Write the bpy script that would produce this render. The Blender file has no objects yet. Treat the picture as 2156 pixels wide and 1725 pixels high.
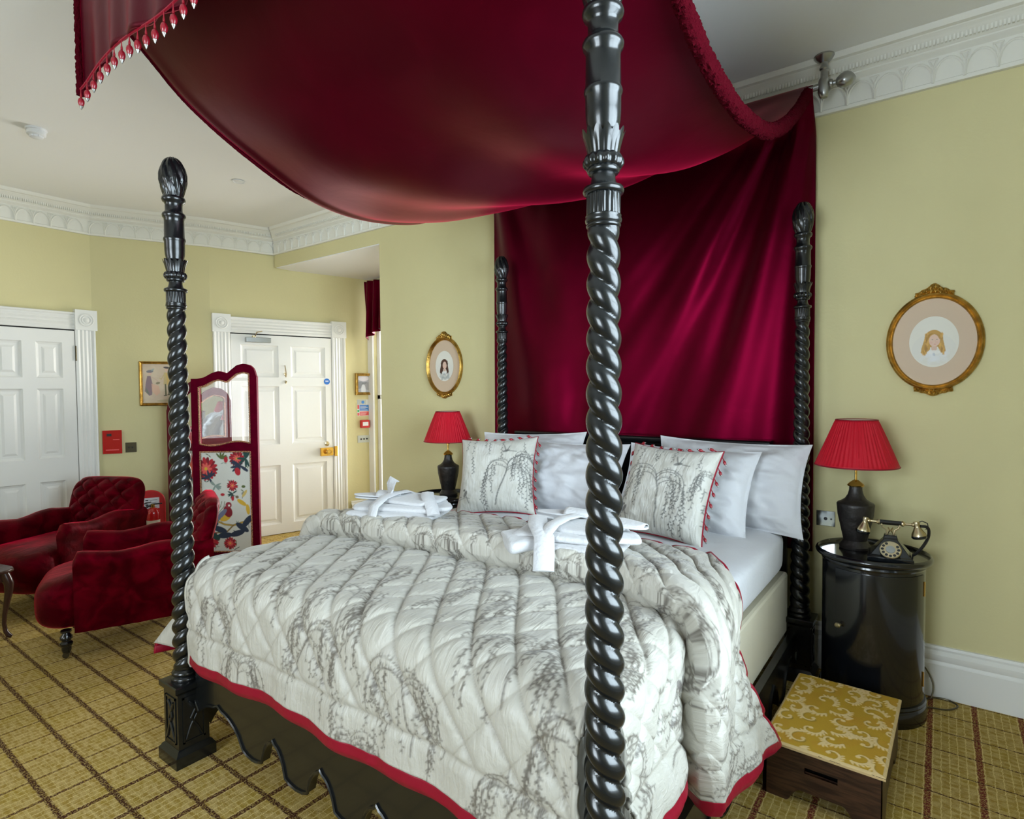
import bpy, bmesh, math, random
import numpy as np
from mathutils import Vector, Matrix
PI = math.pi
rnd = random.Random(7)
C = bpy.context.scene.collection
SC = bpy.context.scene

# ------------------------------------------------------------------ camera
def cam_axes(yaw, pitch, roll):
    f = Vector((-math.sin(yaw)*math.cos(pitch), math.cos(yaw)*math.cos(pitch), -math.sin(pitch)))
    r = Vector((math.cos(yaw), math.sin(yaw), 0)); u = r.cross(f)
    r2 = math.cos(roll)*r + math.sin(roll)*u
    u2 = -math.sin(roll)*r + math.cos(roll)*u
    return r2, u2, f
cd = bpy.data.cameras.new('camera'); cam = bpy.data.objects.new('camera', cd); C.objects.link(cam)
r_, u_, f_ = cam_axes(0.634, 0.0325, -0.0075)
cam.matrix_world = Matrix(((r_.x, u_.x, -f_.x, 1.5149), (r_.y, u_.y, -f_.y, -1.0921), (r_.z, u_.z, -f_.z, 1.4814), (0, 0, 0, 1)))
cd.sensor_fit = 'HORIZONTAL'; cd.sensor_width = 36; cd.lens = 1226.03/2156*36; cd.clip_start = .02
SC.camera = cam

# ------------------------------------------------------------------ world, daylight, exposure
w = bpy.data.worlds.new('world'); SC.world = w; w.use_nodes = True
nt = w.node_tree; bg = nt.nodes['Background']
bg.inputs[0].default_value = (.72, .86, 1, 1); bg.inputs[1].default_value = 2.0
SC.view_settings.view_transform = 'Standard'; SC.view_settings.look = 'None'
SC.view_settings.gamma = 1; SC.view_settings.use_curve_mapping = False
SC.view_settings.exposure = -0.08

def area(name, loc, target, sx, sy, power, col, spread=180):
    l = bpy.data.lights.new(name, 'AREA'); l.shape = 'RECTANGLE'; l.size = sx; l.size_y = sy
    l.energy = power; l.color = col; l.spread = math.radians(spread)
    o = bpy.data.objects.new(name, l); C.objects.link(o); o.location = loc
    d = Vector(target) - Vector(loc); o.rotation_euler = d.to_track_quat('-Z', 'Y').to_euler()
    return o
area('daylight_right_window', (2.52, .25, 1.75), (-1, .25, 1.6), 1.9, 1.9, 225, (.74, .90, 1))
area('daylight_bay_window', (.5, -3.62, 1.7), (.5, 0, 2.2), 1.5, 1.9, 200, (.80, .92, 1))
area('daylight_back_window', (-2.7, -3.62, 1.7), (-2.7, 0, 1.6), 1.5, 1.9, 28, (1, .97, .92))
area('daylight_alcove_window', (-3.05, 3.6, 1.45), (-3.45, 2.2, 1.35), 1.1, 2.2, 205, (1, .98, .93))

# ------------------------------------------------------------------ materials
def new_mat(name):
    m = bpy.data.materials.new(name); m.use_nodes = True
    return m, m.node_tree, m.node_tree.nodes['Principled BSDF']
def N(nt, t, **kw):
    n = nt.nodes.new(t)
    for k, v in kw.items(): setattr(n, k, v)
    return n
def mth(nt, op, a, b=None, c=None, clamp=False):
    n = nt.nodes.new('ShaderNodeMath'); n.operation = op; n.use_clamp = clamp
    for i, v in enumerate((a, b, c)):
        if v is None: continue
        if isinstance(v, (int, float)): n.inputs[i].default_value = v
        else: nt.links.new(v, n.inputs[i])
    return n.outputs[0]
def mixc(nt, f, a, b, mode='MIX'):
    n = nt.nodes.new('ShaderNodeMix'); n.data_type = 'RGBA'; n.blend_type = mode
    for i, v in ((0, f), (6, a), (7, b)):
        if isinstance(v, (int, float)): n.inputs[i].default_value = v
        elif isinstance(v, tuple): n.inputs[i].default_value = (*v[:3], 1)
        else: nt.links.new(v, n.inputs[i])
    return n.outputs[2]
def noise(nt, scale, detail=3, vec=None, sc=(1, 1, 1), rough=.5, dist=0):
    if vec is None:
        vec = N(nt, 'ShaderNodeTexCoord').outputs['Object']
    if sc != (1, 1, 1):
        mp = N(nt, 'ShaderNodeMapping'); mp.inputs['Scale'].default_value = sc
        nt.links.new(vec, mp.inputs['Vector']); vec = mp.outputs[0]
    n = N(nt, 'ShaderNodeTexNoise'); n.inputs['Scale'].default_value = scale; n.inputs['Detail'].default_value = detail
    n.inputs['Roughness'].default_value = rough; n.inputs['Distortion'].default_value = dist
    nt.links.new(vec, n.inputs['Vector'])
    return n.outputs['Fac']
def ramp(nt, v, a, b, x0=0.0, x1=1.0):
    n = N(nt, 'ShaderNodeMapRange'); n.interpolation_type = 'SMOOTHSTEP'
    n.inputs['From Min'].default_value = a; n.inputs['From Max'].default_value = b
    n.inputs['To Min'].default_value = x0; n.inputs['To Max'].default_value = x1
    nt.links.new(v, n.inputs['Value']); return n.outputs[0]
def bump(nt, p, h, strength, dist=.01):
    b = N(nt, 'ShaderNodeBump'); b.inputs['Strength'].default_value = strength; b.inputs['Distance'].default_value = dist
    nt.links.new(h, b.inputs['Height']); nt.links.new(b.outputs[0], p.inputs['Normal']); return b
def mat(name, col, rough=.5, metal=0, bmp=None, var=None, sheen=None, coat=0, spec=None, attr=False, dist=.01, trans=0):
    m, nt, p = new_mat(name)
    p.inputs['Base Color'].default_value = (*col, 1); p.inputs['Roughness'].default_value = rough
    p.inputs['Metallic'].default_value = metal
    if spec is not None: p.inputs['Specular IOR Level'].default_value = spec
    if coat: p.inputs['Coat Weight'].default_value = coat; p.inputs['Coat Roughness'].default_value = .08
    if sheen:
        p.inputs['Sheen Weight'].default_value = sheen[0]; p.inputs['Sheen Roughness'].default_value = sheen[1]
        p.inputs['Sheen Tint'].default_value = (*sheen[2], 1)
    base = None
    if attr:
        a = N(nt, 'ShaderNodeAttribute'); a.attribute_name = 'Col'; base = a.outputs['Color']
        nt.links.new(base, p.inputs['Base Color'])
    if var:
        n = noise(nt, var[0], 4, sc=var[2] if len(var) > 2 else (1, 1, 1))
        k = ramp(nt, n, .3, .7, 1-var[1], 1+var[1]*.6)
        cmb = N(nt, 'ShaderNodeCombineColor')
        for i in range(3): nt.links.new(k, cmb.inputs[i])
        o = mixc(nt, 1.0, base if base else tuple(col), cmb.outputs[0], 'MULTIPLY')
        nt.links.new(o, p.inputs['Base Color'])
    if bmp:
        n = noise(nt, bmp[0], 4, sc=bmp[2] if len(bmp) > 2 else (1, 1, 1))
        bump(nt, p, n, bmp[1], dist)
    if trans: p.inputs['Transmission Weight'].default_value = trans
    return m

MT = {}
MT['wall'] = mat('wall_paint', (.645, .59, .325), .75, bmp=(60, .08), var=(1.2, .03), spec=.3)
MT['ceil'] = mat('ceiling_paint', (.80, .80, .78), .9, bmp=(40, .05))
MT['white'] = mat('white_woodwork', (.78, .78, .745), .35, bmp=(30, .04), spec=.4)
MT['plaster'] = mat('plaster', (.76, .75, .68), .7, bmp=(70, .05))
MT['ebony'] = mat('ebonised_wood', (.005, .006, .0065), .27, bmp=(9, .05, (1, 1, .3)), coat=.25, spec=.5)
MT['ebony2'] = mat('black_lacquer', (.005, .006, .008), .2, bmp=(4, .03), coat=.6)
def velvet(name, base, sh, bs=14, st=.35, dist=.02, mot=.5, ro=.37, sp=.75, shw=.45):
    m, nt, p = new_mat(name)
    n1 = noise(nt, bs, 4, dist=.6); n2 = noise(nt, 260, 2)
    k = ramp(nt, n1, .35, .68)
    col = mixc(nt, k, tuple(c*(1-mot) for c in base), tuple(min(1, c*(1+mot)) for c in base))
    nt.links.new(col, p.inputs['Base Color'])
    p.inputs['Roughness'].default_value = ro; p.inputs['Specular IOR Level'].default_value = sp
    p.inputs['Specular Tint'].default_value = (1, sh[1]*.6, sh[2]*1.3, 1)
    p.inputs['Sheen Weight'].default_value = shw; p.inputs['Sheen Roughness'].default_value = .30
    p.inputs['Sheen Tint'].default_value = (*sh, 1)
    h = mth(nt, 'ADD', mth(nt, 'MULTIPLY', n1, 1.0), mth(nt, 'MULTIPLY', n2, .04))
    bump(nt, p, h, st, dist)
    return m
MT['velvet'] = velvet('crimson_velvet', (.030, .0003, .003), (1, .02, .10), 4, .12, mot=.15)
MT['chair'] = velvet('ruby_crushed_velvet', (.060, .0004, .003), (1, .01, .06), 9, .5, mot=.55, ro=.55, sp=.35, shw=.7)
MT['fringe'] = mat('cut_wool_fringe', (.060, .0008, .005), .95, bmp=(240, 1.0), spec=.05, dist=.006)
MT['trimred'] = mat('crimson_satin', (.235, .0012, .016), .45, bmp=(12, .35, (1, 1, 1)), sheen=(.1, .4, (1, .1, .2)), spec=.3)
MT['frame_velvet'] = velvet('wine_velvet', (.085, .0008, .010), (.8, .02, .12), 20, .08, mot=.12, ro=.6, sp=.2, shw=.4)
MT['linen'] = mat('white_linen', (.62, .63, .66), .7, bmp=(9, .5, (1, 1, 1)), sheen=(.3, .4, (1, 1, 1)), dist=.02)
MT['towel'] = mat('white_towelling', (.53, .53, .54), .9, bmp=(70, .8), sheen=(.4, .5, (1, 1, 1)), dist=.004)
MT['divan'] = mat('cream_divan_fabric', (.62, .58, .45), .85, bmp=(300, .15))
MT['brass'] = mat('brass', (.80, .50, .13), .22, 1, bmp=(40, .05))
MT['agedbrass'] = mat('pale_brass', (.62, .52, .33), .28, 1)
MT['gilt'] = mat('gilt', (.50, .30, .07), .36, 1, bmp=(120, .5), var=(30, .35), dist=.004)
MT['steel'] = mat('pewter', (.42, .43, .42), .28, 1, bmp=(30, .06))
MT['darkstone'] = mat('dark_carved_stone', (.018, .015, .014), .42, bmp=(28, .6), var=(18, .4), dist=.008)
MT['bakelite'] = mat('bakelite', (.006, .008, .010), .16, coat=.5)
MT['walnut'] = mat('dark_table_wood', (.045, .018, .012), .22, bmp=(20, .1), var=(6, .3, (1, 6, 1)))
MT['red_plastic'] = mat('red_plastic', (.55, .012, .012), .4, var=(8, .12))
MT['beadred'] = mat('lacquered_red_bead', (.26, .003, .014), .35, coat=.3)
MT['red_metal'] = mat('red_enamel', (.48, .01, .01), .2, coat=.5)
MT['paint'] = mat('painted_print', (1, 1, 1), .6, attr=True)
MT['paintmatte'] = mat('printed_cloth', (1, 1, 1), .75, attr=True, bmp=(220, .15))
MT['black'] = mat('dark_gap', (.01, .01, .01), .8)
MT['blackplastic'] = mat('black_plastic', (.012, .012, .012), .4)
MT['chrome'] = mat('polished_chrome', (.62, .66, .70), .12, 1)
MT['bronze'] = mat('antique_bronze', (.10, .085, .05), .35, .8)
MT['whiteplastic'] = mat('white_plastic', (.74, .75, .76), .4)
MT['bluesign'] = mat('blue_enamel', (.02, .16, .55), .4)
MT['clear'] = mat('lining_white', (.75, .73, .68), .8)

def quilt_mat(name, att_bump=True):
    m, nt, p = new_mat(name)
    a = N(nt, 'ShaderNodeAttribute'); a.attribute_name = 'Col'
    nt.links.new(a.outputs['Color'], p.inputs['Base Color'])
    p.inputs['Roughness'].default_value = .46; p.inputs['Specular IOR Level'].default_value = .35
    p.inputs['Sheen Weight'].default_value = .25; p.inputs['Sheen Roughness'].default_value = .4
    uv = N(nt, 'ShaderNodeUVMap'); uv.uv_map = 'UVMap'
    n1 = noise(nt, 9, 3, uv.outputs[0], (5.5, 1.4, 1), dist=.8)
    n2 = noise(nt, 26, 3, uv.outputs[0], (1, 1, 1), dist=.5)
    h = mth(nt, 'ADD', n1, mth(nt, 'MULTIPLY', n2, .5))
    bump(nt, p, h, .42, .014)
    return m
MT['quilt'] = quilt_mat('willow_printed_satin')

def carpet():
    m, nt, p = new_mat('tartan_carpet')
    g = N(nt, 'ShaderNodeNewGeometry'); pos = g.outputs['Position']
    sx = N(nt, 'ShaderNodeSeparateXYZ'); nt.links.new(pos, sx.inputs[0]); X, Y = sx.outputs[0], sx.outputs[1]
    # slight weave wobble
    wob = mth(nt, 'MULTIPLY', mth(nt, 'SUBTRACT', noise(nt, 55, 2, pos), .5), .012)
    Xw = mth(nt, 'ADD', X, wob); Yw = mth(nt, 'ADD', Y, wob)
    def lines(v, off, per, width, soft=.0018):
        t = mth(nt, 'DIVIDE', mth(nt, 'SUBTRACT', v, off), per)
        fr = mth(nt, 'FRACT', mth(nt, 'ADD', t, 100.5))
        d = mth(nt, 'MULTIPLY', mth(nt, 'ABSOLUTE', mth(nt, 'SUBTRACT', fr, .5)), per)
        if isinstance(width, (int, float)): width_n = width
        else: width_n = width
        return mth(nt, 'DIVIDE', mth(nt, 'SUBTRACT', mth(nt, 'ADD', width_n, soft), d), soft*2, clamp=True)
    P = .1625
    wideX = ramp(nt, X, -1.12, -1.08, .0035, .010)      # stripes running along y
    wideY = ramp(nt, Y, .55, .60, .0095, .0035)          # stripes running along x
    lx = lines(Xw, 1.497, P, wideX); ly = lines(Yw, -.109, .1605, wideY)
    # pale pinstripes
    px = lines(Xw, 1.497+P/12, P/6, .0014, .0012); py = lines(Yw, -.109+.02, .1605/6, .001, .0012)
    tuft = noise(nt, 330, 2, pos); mot = noise(nt, 26, 3, pos, (1, 2.2, 1)); big = noise(nt, 5, 2, pos)
    base = mixc(nt, ramp(nt, mot, .35, .65), (.37, .245, .050), (.54, .395, .15))
    base = mixc(nt, mth(nt, 'MULTIPLY', ramp(nt, big, .45, .7), .35), base, (.42, .30, .035))
    base = mixc(nt, mth(nt, 'MULTIPLY', px, .85), base, (.78, .62, .28))
    base = mixc(nt, mth(nt, 'MULTIPLY', py, .5), base, (.72, .57, .24))
    # pale border beside the wide stripes
    dash = ramp(nt, noise(nt, 150, 2, pos), .40, .52)
    dx = mth(nt, 'MULTIPLY', lx, mth(nt, 'MAXIMUM', dash, .35)); dy = mth(nt, 'MULTIPLY', ly, mth(nt, 'MAXIMUM', dash, .35))
    redmix = mixc(nt, ramp(nt, Y, .5, .7), (.075, .024, .014), (.17, .030, .022))
    base = mixc(nt, dx, base, redmix)
    base = mixc(nt, dy, base, (.065, .022, .012))
    k = ramp(nt, tuft, .25, .75, .72, 1.18); cmb = N(nt, 'ShaderNodeCombineColor')
    for i in range(3): nt.links.new(k, cmb.inputs[i])
    base = mixc(nt, 1.0, base, cmb.outputs[0], 'MULTIPLY')
    nt.links.new(base, p.inputs['Base Color']); p.inputs['Roughness'].default_value = .95
    p.inputs['Specular IOR Level'].default_value = .1
    bump(nt, p, tuft, .5, .006)
    return m
MT['carpet'] = carpet()

def wood(name, c1, c2):
    m, nt, p = new_mat(name)
    n = noise(nt, 7, 4, sc=(1, 9, 14), dist=1.2)
    nt.links.new(mixc(nt, ramp(nt, n, .35, .65), c1, c2), p.inputs['Base Color'])
    p.inputs['Roughness'].default_value = .38; bump(nt, p, n, .15, .004)
    return m
MT['oak'] = wood('stained_oak', (.022, .009, .005), (.065, .028, .014))

def glass_mat():
    m = bpy.data.materials.new('pane_glass'); m.use_nodes = True; nt = m.node_tree; nt.nodes.clear()
    o = N(nt, 'ShaderNodeOutputMaterial'); t = N(nt, 'ShaderNodeBsdfTransparent'); g = N(nt, 'ShaderNodeBsdfGlossy')
    g.inputs['Roughness'].default_value = .0; mx = N(nt, 'ShaderNodeMixShader'); fr = N(nt, 'ShaderNodeFresnel'); fr.inputs[0].default_value = 1.6
    nt.links.new(mth(nt, 'ADD', fr.outputs[0], .04, clamp=True), mx.inputs[0])
    nt.links.new(t.outputs[0], mx.inputs[1]); nt.links.new(g.outputs[0], mx.inputs[2]); nt.links.new(mx.outputs[0], o.inputs[0])
    return m
MT['glass'] = glass_mat()
MT['mirror'] = mat('mirror_glass', (.80, .84, .84), .02, 1)

def shade_mat():
    m, nt, p = new_mat('pleated_red_silk')
    p.inputs['Base Color'].default_value = (.52, .003, .018, 1); p.inputs['Roughness'].default_value = .5; p.inputs['Specular IOR Level'].default_value = .3
    p.inputs['Sheen Weight'].default_value = .12; p.inputs['Sheen Tint'].default_value = (1, .25, .3, 1)
    bump(nt, p, noise(nt, 60, 2, sc=(1, 1, .1)), .3, .004)
    return m
MT['shade'] = shade_mat()

# ------------------------------------------------------------------ mesh building
class MB:
    def __init__(s): s.v = []; s.f = []; s.n = 0; s.uv = []; s.hasuv = False; s.col = []
    def add(s, V, F, M=None, uv=None, col=None):
        V = np.asarray(V, float).reshape(-1, 3)
        if M is not None:
            Mn = np.array(M); V = V @ Mn[:3, :3].T + Mn[:3, 3]
        k = len(V)
        s.v.append(V); off = s.n
        s.f.extend([tuple(i+off for i in f) for f in F]); s.n += k
        s.uv.append(np.zeros((k, 2)) if uv is None else np.asarray(uv, float).reshape(-1, 2)); s.hasuv |= uv is not None
        s.col.append(np.ones((k, 3))*.5 if col is None else np.asarray(col, float).reshape(-1, 3))
        s.hascol = getattr(s, 'hascol', False) or col is not None
        return s
    def box(s, a, b, M=None):
        (x0, y0, z0), (x1, y1, z1) = a, b
        V = [(x0, y0, z0), (x1, y0, z0), (x1, y1, z0), (x0, y1, z0), (x0, y0, z1), (x1, y0, z1), (x1, y1, z1), (x0, y1, z1)]
        F = [(0, 3, 2, 1), (4, 5, 6, 7), (0, 1, 5, 4), (1, 2, 6, 5), (2, 3, 7, 6), (3, 0, 4, 7)]
        return s.add(V, F, M)
    def grid(s, P, closeu=False, closev=False, M=None, uv=None, col=None, flip=False, capv=False, mask=None):
        P = np.asarray(P, float); nu, nv = P.shape[:2]; F = []
        for i in range(nu if closeu else nu-1):
            i2 = (i+1) % nu
            for j in range(nv if closev else nv-1):
                if mask is not None and not mask[i, j]: continue
                j2 = (j+1) % nv
                q = (i*nv+j, i2*nv+j, i2*nv+j2, i*nv+j2)
                F.append(q[::-1] if flip else q)
        if capv:
            F.append(tuple(i*nv for i in range(nu))[::-1]); F.append(tuple(i*nv+nv-1 for i in range(nu)))
        return s.add(P.reshape(-1, 3), F, M, uv, col)
    def lathe(s, prof, c=(0, 0), n=32, M=None, rf=None):
        th = np.arange(n)*2*PI/n; Z = np.array([p[1] for p in prof], float); R = np.array([p[0] for p in prof], float)
        T, ZZ = np.meshgrid(th, Z, indexing='ij'); RR = np.tile(R, (n, 1))
        if rf is not None: RR = rf(T, ZZ, RR)
        P = np.stack([c[0]+RR*np.cos(T), c[1]+RR*np.sin(T), ZZ], -1)
        return s.grid(P, closeu=True, M=M, capv=True)
    def tube(s, path, r, n=10, M=None, close=False):
        path = [Vector(p) for p in path]; m = len(path); rs = r if isinstance(r, (list, tuple, np.ndarray)) else [r]*m
        P = np.zeros((m, n, 3)); prev = None
        for i, p in enumerate(path):
            if close: t = path[(i+1) % m]-path[i-1]
            else: t = path[min(i+1, m-1)]-path[max(i-1, 0)]
            t.normalize()
            a = prev if prev is not None else (Vector((0, 0, 1)) if abs(t.z) < .9 else Vector((1, 0, 0)))
            b = t.cross(a); b.normalize(); a = b.cross(t); a.normalize(); prev = a
            for k in range(n):
                ang = 2*PI*k/n; P[i, k] = p + (a*math.cos(ang)+b*math.sin(ang))*rs[i]
        P = P.transpose(1, 0, 2)
        return s.grid(P, closeu=True, closev=close, M=M, capv=not close)
    def prism(s, poly, t0, t1, M=None):
        """poly in local xy, extruded along z from t0 to t1"""
        k = len(poly); V = [(x, y, t0) for x, y in poly]+[(x, y, t1) for x, y in poly]
        F = [tuple(range(k))[::-1], tuple(range(k, 2*k))]+[(i, (i+1) % k, (i+1) % k+k, i+k) for i in range(k)]
        return s.add(V, F, M)
    def build(s, name, m, parent=None, smooth=True, bevel=0, solid=0, loc=None, subs=0, angle=40, offset=-1):
        me = bpy.data.meshes.new(name); V = np.concatenate(s.v)
        me.from_pydata(V.tolist(), [], s.f)
        if s.hasuv:
            U = np.concatenate(s.uv); l = me.uv_layers.new(name='UVMap')
            idx = np.zeros(len(me.loops), int); me.loops.foreach_get('vertex_index', idx)
            l.data.foreach_set('uv', U[idx].ravel())
        if getattr(s, 'hascol', False):
            K = np.concatenate(s.col); a = me.color_attributes.new('Col', 'FLOAT_COLOR', 'POINT')
            a.data.foreach_set('color', np.concatenate([K, np.ones((len(K), 1))], 1).ravel())
        me.validate(); me.update()
        if len(s.f) < 150000:
            b_ = bmesh.new(); b_.from_mesh(me); bmesh.ops.recalc_face_normals(b_, faces=b_.faces); b_.to_mesh(me); b_.free()
        if m is not None: me.materials.append(MT[m] if isinstance(m, str) else m)
        if smooth:
            me.polygons.foreach_set('use_smooth', [True]*len(me.polygons))
            me.set_sharp_from_angle(angle=math.radians(angle))
        o = bpy.data.objects.new(name, me); C.objects.link(o)
        if parent is not None: o.parent = parent
        if loc: o.location = loc
        if bevel:
            b = o.modifiers.new('bevel', 'BEVEL'); b.width = bevel; b.segments = 2; b.limit_method = 'ANGLE'
        if solid:
            b = o.modifiers.new('solid', 'SOLIDIFY'); b.thickness = solid; b.offset = offset
        if subs:
            b = o.modifiers.new('sub', 'SUBSURF'); b.levels = subs; b.render_levels = subs
        return o

def tag(o, label=None, cat=None, group=None, kind=None):
    if label: o['label'] = label
    if cat: o['category'] = cat
    if group: o['group'] = group
    if kind: o['kind'] = kind
    return o
def empty(name, loc=(0, 0, 0), rz=0, label=None, cat=None, group=None, kind=None):
    o = bpy.data.objects.new(name, None); C.objects.link(o); o.location = loc; o.rotation_euler = (0, 0, rz)
    o.empty_display_size = .1
    return tag(o, label, cat, group, kind)
def struct(mb, name, m, label=None, **kw):
    o = mb.build(name, m, **kw); return tag(o, label, kind='structure')
def copy_tree(o, parent=None):
    c = o.copy(); C.objects.link(c); c.parent = parent
    for ch in list(o.children): copy_tree(ch, c)
    return c
def T(x, y, z): return Matrix.Translation((x, y, z))
def R(a, ax='Z'): return Matrix.Rotation(a, 4, ax)
def wallM(A, B, off=0.0):
    """local x along wall A->B, local y up, local z out of the wall (to the right of A->B when seen from above)"""
    d = Vector((B[0]-A[0], B[1]-A[1], 0)).normalized(); n = Vector((d.y, -d.x, 0))
    return Matrix(((d.x, 0, n.x, A[0]+n.x*off), (d.y, 0, n.y, A[1]+n.y*off), (0, 1, 0, 0), (0, 0, 0, 1)))
def sstep(x, a, b):
    t = np.clip((x-a)/(b-a), 0, 1); return t*t*(3-2*t)
_rs = np.random.RandomState(3)
_tab = _rs.rand(64, 64)
def vnoise(x, y, seed=0):
    x = np.asarray(x, float)+seed*7.31; y = np.asarray(y, float)+seed*3.77
    xi = np.floor(x).astype(int); yi = np.floor(y).astype(int); fx = x-xi; fy = y-yi
    fx = fx*fx*(3-2*fx); fy = fy*fy*(3-2*fy)
    g = lambda a, b: _tab[a % 64, b % 64]
    return (g(xi, yi)*(1-fx)+g(xi+1, yi)*fx)*(1-fy)+(g(xi, yi+1)*(1-fx)+g(xi+1, yi+1)*fx)*fy-.5

# ------------------------------------------------------------------ small drawing canvas for prints woven / painted on real surfaces
class Canvas:
    def __init__(s, w, h, res, col):
        s.res = res; s.W = int(w/res)+2; s.H = int(h/res)+2; s.w = w; s.h = h
        s.a = np.ones((s.W, s.H, 3))*np.array(col)
    def _blend(s, x0, x1, y0, y1, m, col, al=1):
        s.a[x0:x1, y0:y1] = s.a[x0:x1, y0:y1]*(1-m[..., None]*al)+np.array(col)*m[..., None]*al
    def _win(s, xa, xb, ya, yb):
        x0 = max(0, int(xa/s.res)-1); x1 = min(s.W, int(xb/s.res)+3); y0 = max(0, int(ya/s.res)-1); y1 = min(s.H, int(yb/s.res)+3)
        if x1 <= x0 or y1 <= y0: return None
        X, Y = np.meshgrid(np.arange(x0, x1)*s.res, np.arange(y0, y1)*s.res, indexing='ij'); return x0, x1, y0, y1, X, Y
    def line(s, pts, wd, col, al=1):
        for (ax, ay), (bx, by) in zip(pts[:-1], pts[1:]):
            w = s._win(min(ax, bx)-wd, max(ax, bx)+wd, min(ay, by)-wd, max(ay, by)+wd)
            if w is None: continue
            x0, x1, y0, y1, X, Y = w; dx, dy = bx-ax, by-ay; L2 = dx*dx+dy*dy+1e-12
            t = np.clip(((X-ax)*dx+(Y-ay)*dy)/L2, 0, 1); d = np.hypot(X-ax-t*dx, Y-ay-t*dy)
            m = np.clip((wd/2-d)/s.res+.5, 0, 1); s._blend(x0, x1, y0, y1, m, col, al)
    def ell(s, cx, cy, a, b, ang, col, al=1):
        q = max(a, b); w = s._win(cx-q, cx+q, cy-q, cy+q)
        if w is None: return
        x0, x1, y0, y1, X, Y = w; c, n = math.cos(ang), math.sin(ang)
        u = (X-cx)*c+(Y-cy)*n; v = -(X-cx)*n+(Y-cy)*c
        d = (np.sqrt((u/a)**2+(v/b)**2)-1)*min(a, b); m = np.clip(.5-d/s.res, 0, 1); s._blend(x0, x1, y0, y1, m, col, al)
    def rect(s, xa, ya, xb, yb, col, al=1):
        w = s._win(xa, xb, ya, yb)
        if w is None: return
        x0, x1, y0, y1, X, Y = w; m = ((X >= xa) & (X <= xb) & (Y >= ya) & (Y <= yb))*1.0; s._blend(x0, x1, y0, y1, m, col, al)
    def poly(s, pts, col, al=1):
        xs = [p[0] for p in pts]; ys = [p[1] for p in pts]; w = s._win(min(xs), max(xs), min(ys), max(ys))
        if w is None: return
        x0, x1, y0, y1, X, Y = w; ins = np.zeros(X.shape, bool); k = len(pts)
        for i in range(k):
            ax, ay = pts[i]; bx, by = pts[(i+1) % k]
            if ay == by: continue
            c = ((ay > Y) != (by > Y)) & (X < (bx-ax)*(Y-ay)/(by-ay)+ax); ins ^= c
        s._blend(x0, x1, y0, y1, ins*1.0, col, al)
    def at(s, x, y):
        fx = np.clip(np.asarray(x)/s.res, 0, s.W-1.001); fy = np.clip(np.asarray(y)/s.res, 0, s.H-1.001)
        i = fx.astype(int); j = fy.astype(int); u = (fx-i)[..., None]; v = (fy-j)[..., None]
        return (s.a[i, j]*(1-u)+s.a[i+1, j]*u)*(1-v)+(s.a[i, j+1]*(1-u)+s.a[i+1, j+1]*u)*v

def strand(cv, x, y, dx, dy, L, sc, col, r, droop=1.0, lw=.0028, leaf=.0085):
    """a hanging willow strand with paired leaves"""
    n = max(4, int(L/.011)); pts = [(x, y)]; a = math.atan2(dy, dx)
    for i in range(n):
        tgt = -PI/2; da = (tgt-a+PI) % (2*PI)-PI
        a += da*.14*droop+r.uniform(-.12, .12); x += math.cos(a)*.011*sc; y += math.sin(a)*.011*sc; pts.append((x, y))
        if r.random() < .75:
            sd = -1 if i % 2 else 1; b = a+sd*r.uniform(.6, 1.1)
            cv.ell(x+math.cos(b)*leaf*.85*sc, y+math.sin(b)*leaf*.85*sc, leaf*.75*sc, leaf*.33*sc, b, col, .9)
    cv.line(pts, lw*sc, col, .8)
def willow(cv, cx, cy, sc, col, r, lw=.0028, leaf=.0085):
    x, y = cx, cy; a = PI/2+r.uniform(-.25, .25); tp = [(x, y)]; H = .20*sc
    for i in range(12):
        a += r.uniform(-.12, .12); x += math.cos(a)*H/12; y += math.sin(a)*H/12; tp.append((x, y))
    cv.line(tp, .0045*sc, col, .8)
    cv.line([(p[0]+.004*sc, p[1]) for p in tp[:-2]], .002*sc, col, .6)
    for k in range(7):
        sd = -1 if k % 2 else 1; bx, by = tp[-1-(k//2)]
        aa = PI/2-sd*r.uniform(.2, .7); L = r.uniform(.10, .19)*sc; n = 14; pp = [(bx, by)]
        for i in range(n):
            aa -= sd*.19*r.uniform(.7, 1.2); bx += math.cos(aa)*L/n; by += math.sin(aa)*L/n; pp.append((bx, by))
            if i > 4 and i % 5 == 1: strand(cv, bx, by, sd*.3, -1, r.uniform(.06, .17)*sc, 1, col, r, 1, lw, leaf)
            if r.random() < .6: cv.ell(bx, by+.006*sc, leaf*.55, leaf*.25, r.uniform(0, 3), col, .85)
        cv.line(pp, .003*sc, col, .8)
        strand(cv, bx, by, sd*.2, -1, r.uniform(.08, .2)*sc, 1, col, r, 1, lw, leaf)
def bird(cv, x, y, sc, col, r):
    f = r.choice((-1, 1)); cv.ell(x, y, .020*sc, .009*sc, PI/2+f*.5, col, .85)
    cv.ell(x+f*.008*sc, y+.021*sc, .0075*sc, .0065*sc, 0, col, .85)
    cv.line([(x-f*.006*sc, y-.012*sc), (x-f*.022*sc, y-.05*sc)], .005*sc, col, .8)
    cv.line([(x-f*.03*sc, y-.028*sc), (x, y-.02*sc), (x+f*.04*sc, y-.03*sc), (x+f*.07*sc, y-.015*sc)], .003*sc, col, .8)
    for k in range(6): cv.ell(x+f*(.03+.008*k)*sc, y-.02*sc+r.uniform(-.01, .015), .006*sc, .0025*sc, r.uniform(0, 3), col, .8)
def flybird(cv, x, y, sc, col, r):
    cv.ell(x, y, .018*sc, .006*sc, .3, col, .8); cv.line([(x, y), (x-.012*sc, y+.03*sc)], .006*sc, col, .75); cv.line([(x+.004*sc, y), (x+.016*sc, y+.028*sc)], .005*sc, col, .7)
    cv.line([(x+.012*sc, y), (x+.05*sc, y-.004*sc)], .0035*sc, col, .8)


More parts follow.
